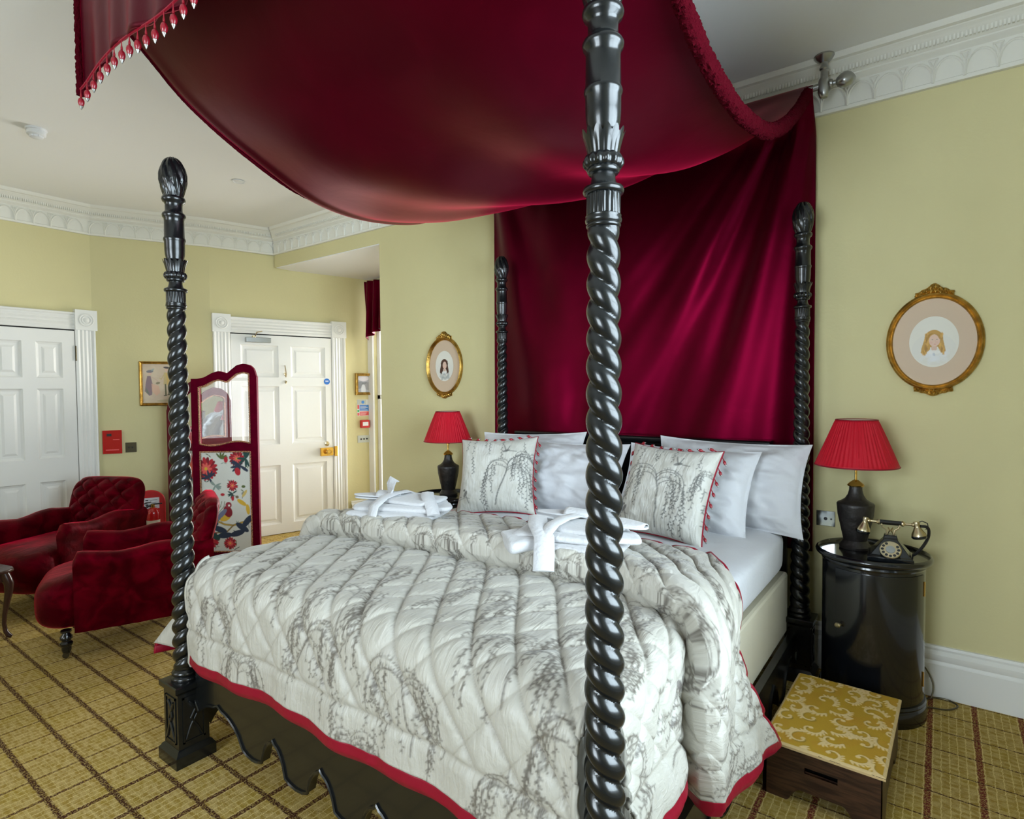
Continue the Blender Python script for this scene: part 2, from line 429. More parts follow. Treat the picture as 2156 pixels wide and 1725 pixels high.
# ================================================================== ROOM
ZC = 3.13
P_LEFT0, P_CORN, P_DOOR, P_WIN = (-4.6, -3.4), (-4.6, .9), (-4.2, 1.75), (-3.775, 3.35)
XJ = -2.42; YH = 2.335; XR = 2.3; YB = -3.4
mb = MB().box((-4.8, -3.6, -.1), (2.5, 3.6, 0)); struct(mb, 'floor', 'carpet', 'yellow and brown tartan carpet', smooth=False)
mb = MB().box((-4.8, -3.6, ZC), (2.5, 3.6, ZC+.1)); struct(mb, 'ceiling', 'ceil', smooth=False)

def wall(name, A, B, holes=(), h=ZC, th=.15, m='wall'):
    M = wallM(A, B); L = math.hypot(B[0]-A[0], B[1]-A[1]); mb = MB()
    xs = sorted({0.0, L, *[q for hh in holes for q in (hh[0], hh[1])]})
    for a, b in zip(xs[:-1], xs[1:]):
        hs = [hh for hh in holes if hh[0] <= a+1e-6 and hh[1] >= b-1e-6]
        if hs:
            z0, z1 = hs[0][2], hs[0][3]
            if z0 > 0: mb.box((a, 0, -th), (b, z0, 0), M)
            mb.box((a, z1, -th), (b, h, 0), M)
        else: mb.box((a, 0, -th), (b, h, 0), M)
    return struct(mb, name, m, smooth=False), M
W_left, M_left = wall('wall_left', P_LEFT0, P_CORN)
W_corner, M_corner = wall('wall_corner', P_CORN, P_DOOR)
W_door, M_door = wall('wall_door', P_DOOR, P_WIN)
W_alc, M_alc = wall('wall_alcove', P_WIN, (XJ, 3.35), holes=[(.075, 1.28, .22, 2.62)])
mb = MB().box((XJ, YH, 0), (XR, YH+.15, ZC)).box((XJ, YH+.15, 0), (XJ+.15, 3.35, ZC)); struct(mb, 'wall_head', 'wall', smooth=False)
mb = MB().box((-4.03, YH, 2.765), (XJ, 3.35, ZC)); struct(mb, 'wall_lintel', 'wall', smooth=False)
mb = MB().box((-4.0, YH+.004, 2.757), (XJ-.002, 3.345, 2.766)); struct(mb, 'ceiling_alcove', 'ceil', smooth=False)
W_right, M_right = wall('wall_right', (XR, YH), (XR, YB), holes=[(YH-1.2, YH+.8, .75, 2.7)])
W_back, M_back = wall('wall_back', (XR, YB), P_LEFT0, holes=[(XR-1.3, XR+.3, .7, 2.7), (XR+1.9, XR+3.5, .7, 2.7)])

def window(name, M, x0, x1, z0, z1, mid=1):
    w_ = MB(); d = -.10
    for a, b in (((x0, z0), (x0+.05, z1)), ((x1-.05, z0), (x1, z1)), ((x0, z0), (x1, z0+.06)), ((x0, z1-.05), (x1, z1))):
        w_.box((a[0], a[1], d), (b[0], b[1], d+.06), M)
    zm = (z0+z1)/2; w_.box((x0, zm-.025, d), (x1, zm+.025, d+.06), M)
    for k in range(1, mid+1):
        xm = x0+(x1-x0)*k/(mid+1); w_.box((xm-.012, z0, d+.01), (xm+.012, z1, d+.05), M)
    # architrave on the room side
    for a, b in (((x0-.09, z0-.02), (x0, z1+.09)), ((x1, z0-.02), (x1+.09, z1+.09)), ((x0-.09, z1), (x1+.09, z1+.09)), ((x0-.11, z0-.06), (x1+.11, z0))):
        w_.box((a[0], a[1], 0), (b[0], b[1], .025 if a[1] >= z0-.03 else .06), M)
    o = struct(w_, name, 'white', bevel=.004, smooth=False)
    g = MB().box((x0+.03, z0+.03, d+.028), (x1-.03, z1-.03, d+.032), M).build('pane', 'glass', o, smooth=False)
    return o
window('window_1', M_alc, .075, 1.28, .22, 2.62, 1)
window('window_2', M_right, YH-1.2, YH+.8, .75, 2.7, 2)
window('window_3', M_back, XR-1.3, XR+.3, .7, 2.7, 2)
window('window_4', M_back, XR+1.9, XR+3.5, .7, 2.7, 2)

# skirting boards
def baseboard(name, A, B, x0=0, x1=None):
    M = wallM(A, B); L = math.hypot(B[0]-A[0], B[1]-A[1]); x1 = L if x1 is None else x1
    prof = [(0, 0), (.026, 0), (.026, .158), (.022, .164), (.020, .175), (.024, .182), (.024, .205), (.018, .213), (.012, .222), (.014, .232), (.010, .243), (0, .245)]
    P = np.array([[(x, z, n) for n, z in prof] for x in (x0, x1)]); return struct(MB().grid(P, M=M, capv=False), name, 'white', angle=30)
baseboard('baseboard_head', (XJ, YH), (XR, YH)); baseboard('baseboard_corner', P_CORN, P_DOOR)
baseboard('baseboard_door', P_DOOR, P_WIN, 1.40, 1.655)
baseboard('baseboard_left', P_LEFT0, P_CORN, 0, 3.33); baseboard('baseboard_right', (XR, YH), (XR, YB))

# plaster cornice with interlaced arches
def cornice(name, A, B, e0=.0, e1=.0, ph=0.0):
    """e0/e1: how far the ceiling edge is shortened at each end (mitres)"""
    M = wallM(A, B); L = math.hypot(B[0]-A[0], B[1]-A[1])
    prof = [(.0, 2.888), (.022, 2.888), (.026, 2.896), (.026, 2.905), (.020, 2.910), (.024, 3.02), (.034, 3.028), (.044, 3.034), (.050, 3.040), (.050, 3.046), (.058, 3.05), (.078, 3.085), (.100, 3.096), (.104, 3.102), (.122, 3.106), (.130, 3.118), (.134, ZC), (0, ZC)]
    P = np.array([[(x + (n*e0 if k == 0 else -n*e1), z, n) for n, z in prof] for k, x in enumerate((0, L))])
    mb = MB().grid(P, M=M); p = .117; k0 = int(L/p)
    for i in range(k0+1):
        x = (i+ph)*p
        if x+p > L+.02: break
        def arc(xa, xb, h):
            q = []
            for t in np.linspace(0, 1, 6):
                q.append((xa+(xb-xa)*(1-math.cos(t*PI/2)), 2.912+h*math.sin(t*PI/2), .025)); 
            return q
        r = .0055
        mb.tube(arc(x, x+p/2, .092), [r*1.3, r*1.2, r, r, r, r], 5, M); mb.tube(arc(x+p, x+p/2, .092), [r*1.3, r*1.2, r, r, r, r], 5, M)
        mb.tube([(x, 2.90, .026), (x, 2.97, .026), (x+.014, 3.002, .026)], [.007, .005, .004], 5, M)
        mb.tube([(x, 2.97, .026), (x-.014, 3.002, .026)], [.005, .004], 5, M)
        mb.tube([(x-.02, 3.008, .027), (x+.02, 3.008, .027)], .004, 4, M)
    n = int(L/.0146)
    for i in range(n):                              # small dentils under the ceiling
        x = i*.0146+.14*e0
        if x > L-.14*e1: break
        mb.box((x, 3.055, .056), (x+.0075, 3.083, .074), M)
    return struct(mb, name, 'plaster', angle=35)
cornice('trim_1', (-4.03, YH), (XR, YH), 1, 1)
cornice('trim_2', P_LEFT0, P_CORN, 1, .12, .3)
cornice('trim_3', P_CORN, P_DOOR, .12, -.1)
cornice('trim_4', P_DOOR, (-4.035, YH), -.1, -.1)
cornice('trim_5', (XR, YH), (XR, YB), 1, 1)

# six-panel doors with fluted casings and roundel blocks
def door(name, M, x0, x1, h, cols, rows, label, cas0=True, cas=.155, blk=.165):
    ft = MB(); F = .012
    ft.box((x0, .006, -.02), (x1, h, F-.004), M)
    # raised stiles and rails around sunk panels
    xs = [x0]+[q for c in cols for q in c]+[x1]; zs = [.006]+[q for r in rows for q in r]+[h]
    for i in range(0, len(xs), 2): ft.box((xs[i], .006, F-.006), (xs[i+1], h, F+.014), M)
    for (c0, c1) in cols:
        for i in range(0, len(zs), 2): ft.box((c0, zs[i], F-.006), (c1, zs[i+1], F+.014), M)
    o = struct(ft, name, 'white', label, smooth=False)
    for (c0, c1) in cols:
        for (r0, r1) in rows:
            pb = MB(); a = .03
            for k, (i0, n0, i1, n1) in enumerate(((0, F+.013, .008, F+.004), (.008, F+.004, .022, F-.001), (.022, F-.001, a+.012, F-.001), (a+.012, F-.001, a+.03, F+.006))):
                V = [(c0+i0, r0+i0, n0), (c1-i0, r0+i0, n0), (c1-i0, r1-i0, n0), (c0+i0, r1-i0, n0), (c0+i1, r0+i1, n1), (c1-i1, r0+i1, n1), (c1-i1, r1-i1, n1), (c0+i1, r1-i1, n1)]
                pb.add(V, [(j, (j+1) % 4, (j+1) % 4+4, j+4) for j in range(4)], M)
            q = a+.03; pb.add([(c0+q, r0+q, F+.006), (c1-q, r0+q, F+.006), (c1-q, r1-q, F+.006), (c0+q, r1-q, F+.006)], [(0, 1, 2, 3)], M)
            pb.build('panel', 'white', o, smooth=False)
    cs = MB(); gap = .004
    pr = [(0, 0), (0, .030), (.02, .036), (.035, .030), (.05, .038), (.065, .030), (.08, .036), (.095, .030), (.110, .036), (.125, .030), (.135, .044), (cas-.006, .046), (cas, .040), (cas, 0)]
    def run(fn):
        P = np.array([[fn(t, u)+(n,) for u, n in pr] for t in (0, 1)]); cs.grid(P, M=M)
    run(lambda t, u: (x1+gap+u, t*(h+.012)))
    if cas0: run(lambda t, u: (x0-gap-u, t*(h+.012)))
    run(lambda t, u: (x0-.02+t*(x1-x0+.04), h+.012+u))
    for xb in ([x1+gap-.003] + ([x0-gap-cas-.007] if cas0 else [])):
        cs.box((xb, h+.010, 0), (xb+blk, h+.010+blk+.012, .052), M)
        c = (xb+blk/2, h+.016+blk/2)
        for rr, wd in ((.052, .007), (.034, .006)):
            cs.tube([(c[0]+rr*math.cos(t), c[1]+rr*math.sin(t), .053) for t in np.linspace(0, 2*PI, 33)[:-1]], wd, 6, M, close=True)
        cs.lathe([(0.0001, -.005), (.020, -.004), (.021, .006), (.012, .012), (.001, .014)], n=20, M=M @ T(c[0], c[1], .05))
    # dark reveal between leaf and casing
    cs.build('casing', 'white', o, angle=30)
    MB().box((x0-.004, h, .0), (x1+.004, h+.012, .008), M).box((x1, 0, 0), (x1+.005, h, .008), M).build('shadow_gap', 'black', o, smooth=False)
    return o
d1 = door('door_1', M_left, 3.4+.10, 3.4+.757, 2.03, [(3.4+.205, 3.4+.39), (3.4+.482, 3.4+.665)], [(.13, .737), (.935, 1.527), (1.62, 1.925)], 'white six-panel door behind the velvet armchairs', cas=.15)
hb = MB().tube([(3.4+.762, 1.77, .034), (3.4+.762, 1.90, .034)], .006, 8, M_left)
hb.build('hinge', 'bronze', d1)
d2 = door('door_2', M_door, .173, 1.19, 2.065, [(.262, .628), (.752, 1.12)], [(.11, .725), (.94, 1.545), (1.635, 1.965)], 'white six-panel entrance door with brass rim lock and door closer')
# rim lock, keeper, knob
lk = MB().box((1.045, .785, .026), (1.186, .875, .056), M_door).build('rim_lock', 'brass', d2, bevel=.003, smooth=False)
MB().lathe([(.0001, 0), (.018, .002), (.010, .01), (.010, .025), (.024, .035), (.028, .05), (.020, .062), (.0001, .066)], n=20, M=M_door @ T(1.115, .83, .056)).build('door_knob', 'brass', lk)
MB().box((1.196, .775, .040), (1.232, .885, .062), M_door).build('keeper', 'brass', d2, bevel=.003, smooth=False)
MB().lathe([(.0001, 0), (.026, 0), (.026, .006), (.012, .010), (.012, .022), (.0001, .024)], n=20, M=M_door @ T(1.125, .915, .026)).build('thumb_turn', 'agedbrass', d2)
MB().lathe([(.0001, 0), (.033, 0), (.033, .003), (.0001, .0031)], n=28, M=M_door @ T(1.135, 1.595, .0262)).build('fire_door_disc', 'bluesign', d2)
MB().box((1.118, 1.592, .0293), (1.152, 1.598, .0297), M_door).box((1.116, 1.602, .0293), (1.154, 1.606, .0297), M_door).build('disc_lettering', 'whiteplastic', d2, smooth=False)
hk = MB().tube([(.69, 1.76, .03), (.69, 1.72, .05), (.69, 1.67, .07), (.69, 1.64, .055), (.69, 1.655, .035)], .005, 8, M_door).lathe([(.0001, 0), (.014, 0), (.012, .006), (.0001, .008)], n=14, M=M_door @ T(.69, 1.67, .026)).tube([(.69, 1.60, .028), (.70, 1.59, .034), (.69, 1.575, .036)], .009, 8, M_door)
hk.build('robe_hook', 'agedbrass', d2)
dc = MB().box((.305, 1.985, .026), (.545, 2.035, .078), M_door).build('door_closer', 'steel', d2, bevel=.004, smooth=False)
MB().tube([(.39, 2.045, .06), (.40, 2.085, .11), (.46, 2.10, .06)], .006, 6, M_door).lathe([(.0001, -.01), (.018, -.01), (.018, .012), (.0001, .012)], n=16, M=M_door @ T(.385, 2.04, .05) @ R(-PI/2, 'X')).build('closer_arm', 'agedbrass', dc)


# ================================================================== FOUR POSTER BED
BX, BL = .95, 2.15
def post_mesh(sgn):
    mb = MB()
    # turned upper part
    prof = [(.0001, 2.262), (.030, 2.262), (.041, 2.256), (.043, 2.248), (.040, 2.240), (.033, 2.234), (.031, 2.226), (.031, 2.205), (.034, 2.198), (.040, 2.193), (.043, 2.186), (.041, 2.178), (.036, 2.172), (.0355, 2.16), (.0365, 2.10), (.039, 2.096), (.040, 2.090), (.038, 2.084), (.0365, 2.08), (.0365, 2.05), (.035, 2.03), (.031, 2.012), (.029, 2.0), (.029, 1.955)]
    mb.lathe(prof[::-1], n=40)
    # leafy collar
    n = 96; th = np.arange(n)*2*PI/n; zz = np.linspace(1.962, 2.012, 12); P = np.zeros((n, 12, 3))
    for j, z in enumerate(zz):
        t = (z-1.962)/.05; lobes = np.abs(np.cos(th*7)); r = .031+.010*t**1.5+.0035*lobes*(.4+t)
        zt = z - (1-lobes)*.014*t
        P[:, j] = np.stack([r*np.cos(th), r*np.sin(th), zt], -1)
    mb.grid(P, closeu=True, capv=True)
    mb.lathe([(.028, 1.935), (.036, 1.937), (.040, 1.944), (.040, 1.952), (.036, 1.960), (.030, 1.964)], n=96, rf=lambda T_, Z, R_: R_*(1+.06*np.cos(T_*14)))
    mb.lathe([(.030, 1.925), (.033, 1.929), (.033, 1.936), (.028, 1.940)], n=40)
    mb.lathe([(.034, 1.895), (.031, 1.899), (.027, 1.905), (.0245, 1.915), (.0235, 1.930), (.024, 1.94)], n=40)
    mb.lathe([(.034, 1.882), (.041, 1.885), (.0425, 1.890), (.041, 1.896), (.034, 1.899)], n=40)
    mb.lathe([(.034, 1.838), (.035, 1.842), (.035, 1.880), (.033, 1.884)], n=120, rf=lambda T_, Z, R_: R_*(1-.075*np.clip(np.cos(T_*20), 0, 1)**.6*((Z > 1.841) & (Z < 1.881))))
    mb.lathe([(.030, 1.814), (.035, 1.816), (.036, 1.820), (.034, 1.823), (.037, 1.826), (.038, 1.831), (.036, 1.836), (.037, 1.839), (.033, 1.842)], n=40)
    # barley twist
    zt = np.linspace(.372, 1.822, 430); n = 44; th = np.arange(n)*2*PI/n; TT, ZZ = np.meshgrid(th, zt, indexing='ij')
    k = 2*PI/.114; env = .0465-.0125*((ZZ-.372)/1.45); c = np.abs(np.cos(TT*1.0+sgn*k*ZZ)); f = .70+.32*(c**.72)
    end = np.minimum(1, np.minimum((ZZ-.365)/.03, (1.829-ZZ)/.03)); f = 1-(1-f)*np.clip(end, 0, 1); rr = env*(f*.99)*(1-.1*(1-np.clip(end, 0, 1)))
    mb.grid(np.stack([rr*np.cos(TT), rr*np.sin(TT), ZZ], -1), closeu=True, capv=True)
    # base mouldings under the twist
    mb.lathe([(.040, .318), (.052, .322), (.054, .330), (.050, .337), (.044, .341), (.050, .346), (.051, .354), (.046, .360), (.041, .366), (.044, .372), (.043, .378)], n=40)
    me = mb.build('bed_post_tmp', 'ebony', angle=55); d = me.data; bpy.data.objects.remove(me); return d
def finial_mesh():
    zz = np.linspace(2.250, 2.408, 26); n = 80; th = np.arange(n)*2*PI/n; mb = MB(); P = np.zeros((n, 26, 3))
    for j, z in enumerate(zz):
        t = (z-2.25)/.158; base = .030+.020*math.sin(min(1, t*1.9)*PI/2) if t < .42 else .050*math.sqrt(max(.02, 1-((t-.42)/.60)**2.2))
        ph = th*4+5.5*t; ridg = np.abs(np.sin(ph))**.6; fine = .04*np.cos(th*24+9*t)
        r = base*(.86+.16*ridg+fine*.6); P[:, j] = np.stack([r*np.cos(th), r*np.sin(th), np.full(n, z)+(.006*ridg if t > .5 else 0)], -1)
    mb.grid(P, closeu=True, capv=True)
    me = mb.build('finial_tmp', 'ebony', angle=60); d = me.data; bpy.data.objects.remove(me); return d
def plinth_mesh():
    mb = MB()
    def sq(a, z): return [(-a, -a, z), (a, -a, z), (a, a, z), (-a, a, z)]
    lv = [(.078, 0), (.078, .045), (.072, .052), (.068, .060), (.060, .066), (.060, .285), (.063, .290), (.070, .296), (.073, .300), (.073, .318), (.069, .322)]
    P = np.array([sq(a, z) for a, z in lv]).transpose(1, 0, 2); mb.grid(P, closeu=True, capv=True)
    for q in range(4):                                    # carved sunk panel with tracery on each face
        M = R(q*PI/2)
        mb.box((-.043, -.0635, .085), (-.036, -.059, .270), M).box((.036, -.0635, .085), (.043, -.059, .270), M).box((-.043, -.0635, .085), (.043, -.059, .092), M).box((-.043, -.0635, .263), (.043, -.059, .270), M)
        mb.tube([(-.03, -.061, .10), (-.012, -.062, .15), (.012, -.062, .19), (.0, -.062, .23), (-.02, -.062, .25)], .005, 6, M)
        mb.tube([(.03, -.061, .10), (.012, -.062, .14), (-.012, -.062, .18), (.014, -.062, .225), (.026, -.062, .25)], .005, 6, M)
    me = mb.build('plinth_tmp', 'ebony', angle=30); d = me.data; bpy.data.objects.remove(me); return d
bed = empty('four_poster_bed', (0, 1.07, 0), label='black carved four-poster bed with barley-twist posts', cat='bed')
def bp(o, parent=None): o.parent = parent or bed; o.matrix_parent_inverse = Matrix.Translation((0, -1.07, 0)) if parent is None else Matrix.Identity(4); return o
pm = {1: post_mesh(1), -1: post_mesh(-1)}; fm = finial_mesh(); plm = plinth_mesh()
for (x, y) in ((-BX, 0), (BX, 0), (-BX, BL), (BX, BL)):
    po = bpy.data.objects.new('bed_post', pm[1 if x > 0 else -1]); C.objects.link(po); bp(po); po.location = (x, y, 0)
    fo = bpy.data.objects.new('finial', fm); C.objects.link(fo); fo.parent = po
    pl = bpy.data.objects.new('plinth', plm); C.objects.link(pl); pl.parent = po
# headboard
mb = MB(); mb.box((-.88, 2.185, .20), (.88, 2.215, 1.02)); mb.box((-.80, 2.18, 1.0), (.76, 2.22, 1.15))
P = np.array([[(x, 2.20+dy, z) for dy, z in ((-.02, 1.14), (-.03, 1.155), (-.032, 1.165), (-.045, 1.175), (-.05, 1.185), (-.05, 1.198), (-.04, 1.205), (.03, 1.205), (.03, 1.14))] for x in (-.85, .80)])
mb.grid(P, closev=True); mb.add(P[0], [tuple(range(9))]); mb.add(P[1], [tuple(range(9))])
bp(mb.build('headboard', 'ebony', bevel=.003, angle=30))
# scalloped apron rails
def apron(x0, x1, pend, zt, wp=.062, zb=.158, za=.262):
    pts = [(x0, zt), (x0, za-.02)]; edges = [x0]+list(pend)+[x1]
    for i in range(len(edges)-1):
        a = edges[i]+(wp if i else .0); b = edges[i+1]-(wp if i < len(edges)-2 else .0)
        if i: pts.append((a, zb+.01))
        n = 12
        for k in range(1, n):
            t = k/n; u = abs(2*t-1); h = (zb+.02)+(za-zb-.02)*(1-u**2.4)+(.012 if abs(t-.5) < .06 else 0); pts.append((a+(b-a)*t, h))
        if i < len(edges)-2:
            pts.append((b, zb+.01)); pts += [(edges[i+1]-.035, zb), (edges[i+1], zb-.004), (edges[i+1]+.035, zb)]
    pts += [(x1, za-.02), (x1, zt)]
    return pts
def rail(name, pts, M):
    mb = MB(); k = len(pts); cx = sum(p[0] for p in pts)/k
    # triangulate by vertical strips to the top edge
    V = []; F = []
    for (x, z) in pts[1:-1]: V += [(x, z, 0), (x, pts[0][1], 0), (x, z, .03), (x, pts[0][1], .03)]
    m = len(pts)-2
    for i in range(m-1):
        a, b = 4*i, 4*i+4; F += [(a, b, b+1, a+1), (a+2, a+3, b+3, b+2), (a, a+2, b+2, b), (a+1, b+1, b+3, a+3)]
    F += [(0, 1, 3, 2), (4*m-4, 4*m-2, 4*m-1, 4*m-3)]
    mb.add(V, F, M)
    mb.tube([(x, z, .032) for x, z in pts[1:-1]], .006, 6, M)     # bead along the cut edge
    return mb.build(name, 'ebony', angle=35)
Mf = Matrix(((1, 0, 0, 0), (0, 0, -1, .040), (0, 1, 0, 0), (0, 0, 0, 1)))
bp(rail('foot_rail', apron(-.89, .89, (-.47, -.20, .07, .34, .61), .48), Mf))
for sx in (1, -1):
    Ms = Matrix(((0, 0, sx, sx*.915), (1, 0, 0, 0), (0, 1, 0, 0), (0, 0, 0, 1)))
    bp(rail('side_rail', apron(.06, 2.09, (.34, .62, .90, 1.18, 1.46, 1.74), .255, zb=.05, za=.17), Ms))

# divan base + mattress in white sheet
mb = MB().box((-.90, .045, .235), (.90, 2.12, .545)); o = mb.build('divan_base', 'divan', bevel=.015, smooth=False)
tag(o, 'cream upholstered divan base inside the black bed frame, under the white mattress', 'bed base')
def softbox(x0, x1, y0, y1, z0, z1, r, nx=60, ny=70, amp=.006, seed=1, fr=7):
    """closed soft box as a superellipsoid-like shell with wrinkles"""
    mb = MB(); cx, cy, cz = (x0+x1)/2, (y0+y1)/2, (z0+z1)/2; a, b, c = (x1-x0)/2, (y1-y0)/2, (z1-z0)/2
    n = 3*12
    U = np.linspace(-PI/2, PI/2, 40); W_ = np.linspace(0, 2*PI, 121)[:-1]
    def se(w_, e): return np.sign(w_)*np.abs(w_)**e
    UU, WW = np.meshgrid(W_, U, indexing='ij')
    X = cx+a*se(np.cos(WW), r[1])*se(np.cos(UU), r[0]); Y = cy+b*se(np.cos(WW), r[1])*se(np.sin(UU), r[0]); Z = cz+c*se(np.sin(WW), r[1])
    d = vnoise(X*fr, Y*fr+Z*fr, seed)*amp*2+vnoise(X*fr*2.7, Z*fr*2.7+Y*2, seed+5)*amp
    X = X+d*np.sign(X-cx)*.6; Z = Z+d
    mb.grid(np.stack([X, Y, Z], -1), closeu=True, capv=True)
    return mb
mb = softbox(-.905, .905, .05, 2.125, .556, .785, (.12, .30), amp=.005)
o = mb.build('mattress', 'linen', angle=80); tag(o, 'white sheeted mattress, bare between the cushions and the quilt', 'mattress')

# ------------------------------------------------------------------ quilt
def bend(v, w, r, flare=.0, rip=0):
    """arc length v>=0 -> horizontal, drop"""
    v = np.asarray(v, float); L = r*PI/2
    a = np.clip((v-w)/r, 0, PI/2)
    h = np.where(v < w, v, w+r*np.sin(a)); d = np.where(v < w, 0, r*(1-np.cos(a)))
    ex = np.clip(v-w-L, 0, None); h = h+ex*flare; d = d+ex*math.sqrt(1-flare*flare)
    return h, d
BORD = .155
def quilt_colors(w, h, s0, t0):
    cream = np.array((.46, .44, .385)); ink = (.115, .100, .082); r = random.Random(11)
    cv = Canvas(w, h, .0021, cream)
    for k in range(900):                                             # faint slubs
        x, y = r.uniform(0, w), r.uniform(0, h); cv.ell(x, y, r.uniform(.02, .07), r.uniform(.01, .03), r.uniform(0, 3), (.52, .50, .46), .16)
    i = 0
    for gx in np.arange(.02, w, .27):
        for gy in np.arange(-.05, h, .40):
            i += 1; off = .20*(int(round(gx/.27)) % 2)
            willow(cv, gx+r.uniform(-.04, .04), gy+off+r.uniform(-.03, .03), r.uniform(.85, 1.15), ink, r, .0026, .0074)
            if i % 3 == 0: bird(cv, gx+.11+r.uniform(-.02, .02), gy+off+r.uniform(.0, .1), 1.0, (.10, .085, .075), r)
            if i % 5 == 1: flybird(cv, gx-.09, gy+off+.27, 1.1, ink, r)
            for q in range(4): strand(cv, gx+r.uniform(-.14, .14), gy+off+r.uniform(.0, .3), 0, -1, r.uniform(.06, .17), 1, ink, r, 1, .0022, .0074)
    return cv
T0, T1, SM = -.385, 1.42, 1.50
qcv = quilt_colors(2*SM+.1, 2.3, 0, 0)
ds = .0045
sv = np.arange(-SM, SM+1e-6, ds); tv = np.arange(T0, T1, ds)       # extra length is taken up by the pleat
S0, TT = np.meshgrid(sv, tv, indexing='ij')
Shem = np.where(S0 > 0, np.interp(TT, [.50, .66, 1.05, 1.42], [1.30, 1.39, 1.41, 1.50]), np.interp(TT, [.05, .7, 1.42], [1.31, 1.36, 1.46]))
S = np.where(np.abs(S0) > .9, np.sign(S0)*(.9+(np.abs(S0)-.9)*(Shem-.9)/(SM-.9)), S0)
# pleat: profile (along the bed, height above the sheet) as a function of arc length
tp = np.array([-1.0, .50, .585, .62, .655, .70, .76, .84, .95, 1.10, 1.30, 1.50])
yp = np.array([-1.0, .50, .580, .600, .585, .560, .585, .650, .745, .890, 1.085, 1.285])
hp = np.array([0, 0, -.010, -.006, .016, .052, .094, .100, .080, .060, .040, .020])
Yc = np.interp(TT, tp, yp); Hc = np.interp(TT, tp, hp)
for _ in range(0): pass
k_ = 7; ker = np.ones(k_)/k_
def smooth_t(A): 
    B = np.pad(A, ((0, 0), (k_//2, k_//2)), mode='edge'); return sum(B[:, i:i+A.shape[1]] for i in range(k_))/k_
Yc = smooth_t(Yc); Hc = smooth_t(Hc)
Yshift = np.interp(S, [-1.3, -.9, -.4, .3, .66, .9, 1.05, 1.2, 1.4], [.0, .01, .03, .055, .07, -.03, -.15, -.15, -.10])
Yc = Yc+Yshift*sstep(TT, .12, .58)
Yend = np.interp(np.abs(S), [0, .8, .87, 1.0, 1.08, 1.3, 1.5], [1.21, 1.19, 1.08, .90, .85, .96, 1.08])
i76 = int(np.argmin(np.abs(tv-.76))); Y76 = Yc[:, i76:i76+1]
Yc = np.where(TT > .76, Y76+(TT-.76)*(Yend-Y76)/(T1-.76), Yc)
# quilting puffs
d0 = .1445
pa = (S+.78*TT)/d0; pb_ = (S-.84*TT)/d0
fa = np.abs((pa % 1)-.5)*2; fb = np.abs((pb_ % 1)-.5)*2          # 1 at seam
puff = (1-fa**5)*(1-.55*fb**5)
hemd = np.minimum(TT-T0, (Shem-np.abs(S)))                            # distance to hem
inner = hemd > BORD
bordm = (~inner)
seam_b = np.abs(hemd-BORD)
puffb = 1-np.clip(1-np.minimum(seam_b, np.clip(hemd, 0, 1))/.03, 0, 1)**2
puff = np.where(inner, puff*(1-np.clip(1-seam_b/.025, 0, 1)**2), puffb*(.8+.5*vnoise(S*26+TT*0, TT*2.0, 4)))
thick = .015
X0, dropx = bend(np.abs(S), .86, .09, .08); X0 = X0*np.sign(S)
YB0 = .085
Yf, dropf = bend(np.clip(YB0-Yc, 0, None), .0, .10, .03)
Yq = np.where(Yc > YB0, Yc, YB0-Yf)
Zq = .800-dropx-dropf
# undulating drape at the sides and foot
swl = np.where(S < 0, 1, 0)*sstep(-TT, -.55, -.05); X0 = X0-.40*swl*np.clip(dropx-.12, 0, 1); Yq = Yq-.115*swl*sstep(dropx, .10, .42)*(X0 < -.985)
wav = sstep(dropx, .08, .5); X0 = X0+np.sign(S)*wav*(.030*np.sin(Yc*7.5+.8)+.018*np.sin(Yc*17+2)+.02)
wf = sstep(dropf, .1, .38); Yq = Yq-wf*(.010*np.sin(S*9+1)+.006*np.sin(S*23))
crown = .018*(1-np.clip(np.abs(S)/.9, 0, 1)**2)*(Yc > 0); Zq = Zq+np.where(Yc > 0, .018*(1-np.clip(np.abs(S)/.9, 0, 1)**2), .018*(1-np.clip(np.abs(S)/.9, 0, 1)**2))
Pq = np.stack([X0, Yq, Zq], -1)
du = np.gradient(Pq, axis=0); dv = np.gradient(Pq, axis=1); Nq = np.cross(du, dv); Nq /= np.linalg.norm(Nq, axis=-1, keepdims=True)+1e-9
# outward direction of the bare drape (without the pleat) carries the pleat height
Xb, db = X0, dropx; nb = np.stack([np.sign(S)*np.sin(np.clip((np.abs(S)-.86)/.09, 0, PI/2)), 0*S, np.cos(np.clip((np.abs(S)-.86)/.09, 0, PI/2))], -1)
wr = .006*vnoise(S*9+TT*3, TT*7-S*4, 2)+.004*vnoise(S*22-TT*9, TT*19+S*8, 3)
hemz = np.clip(hemd/.02, 0, 1)
Pq = Pq+Nq*((puff*thick+wr)*hemz)[..., None]+nb*Hc[..., None]
mask = ~(((S > .900) | (S < -.868)) & (TT < .062))
UV = np.stack([S, TT], -1)
col = qcv.at(S+SM+.03, TT-T0+.02)
for f_, wdt in ((1-fa, .055), (1-fb, .055)):                         # sewn seams: brown-grey thread line
    m_ = np.clip(1-f_/wdt, 0, 1)*inner
    col = col*(1-.35*m_[..., None])+np.array((.22, .18, .13))*.35*m_[..., None]
m_ = np.clip(1-seam_b/.003, 0, 1); col = col*(1-.5*m_[..., None])+np.array((.25, .21, .16))*.5*m_[..., None]
RB = .052
redm = (hemd < RB) | ((tv[-1]-TT) < .022)
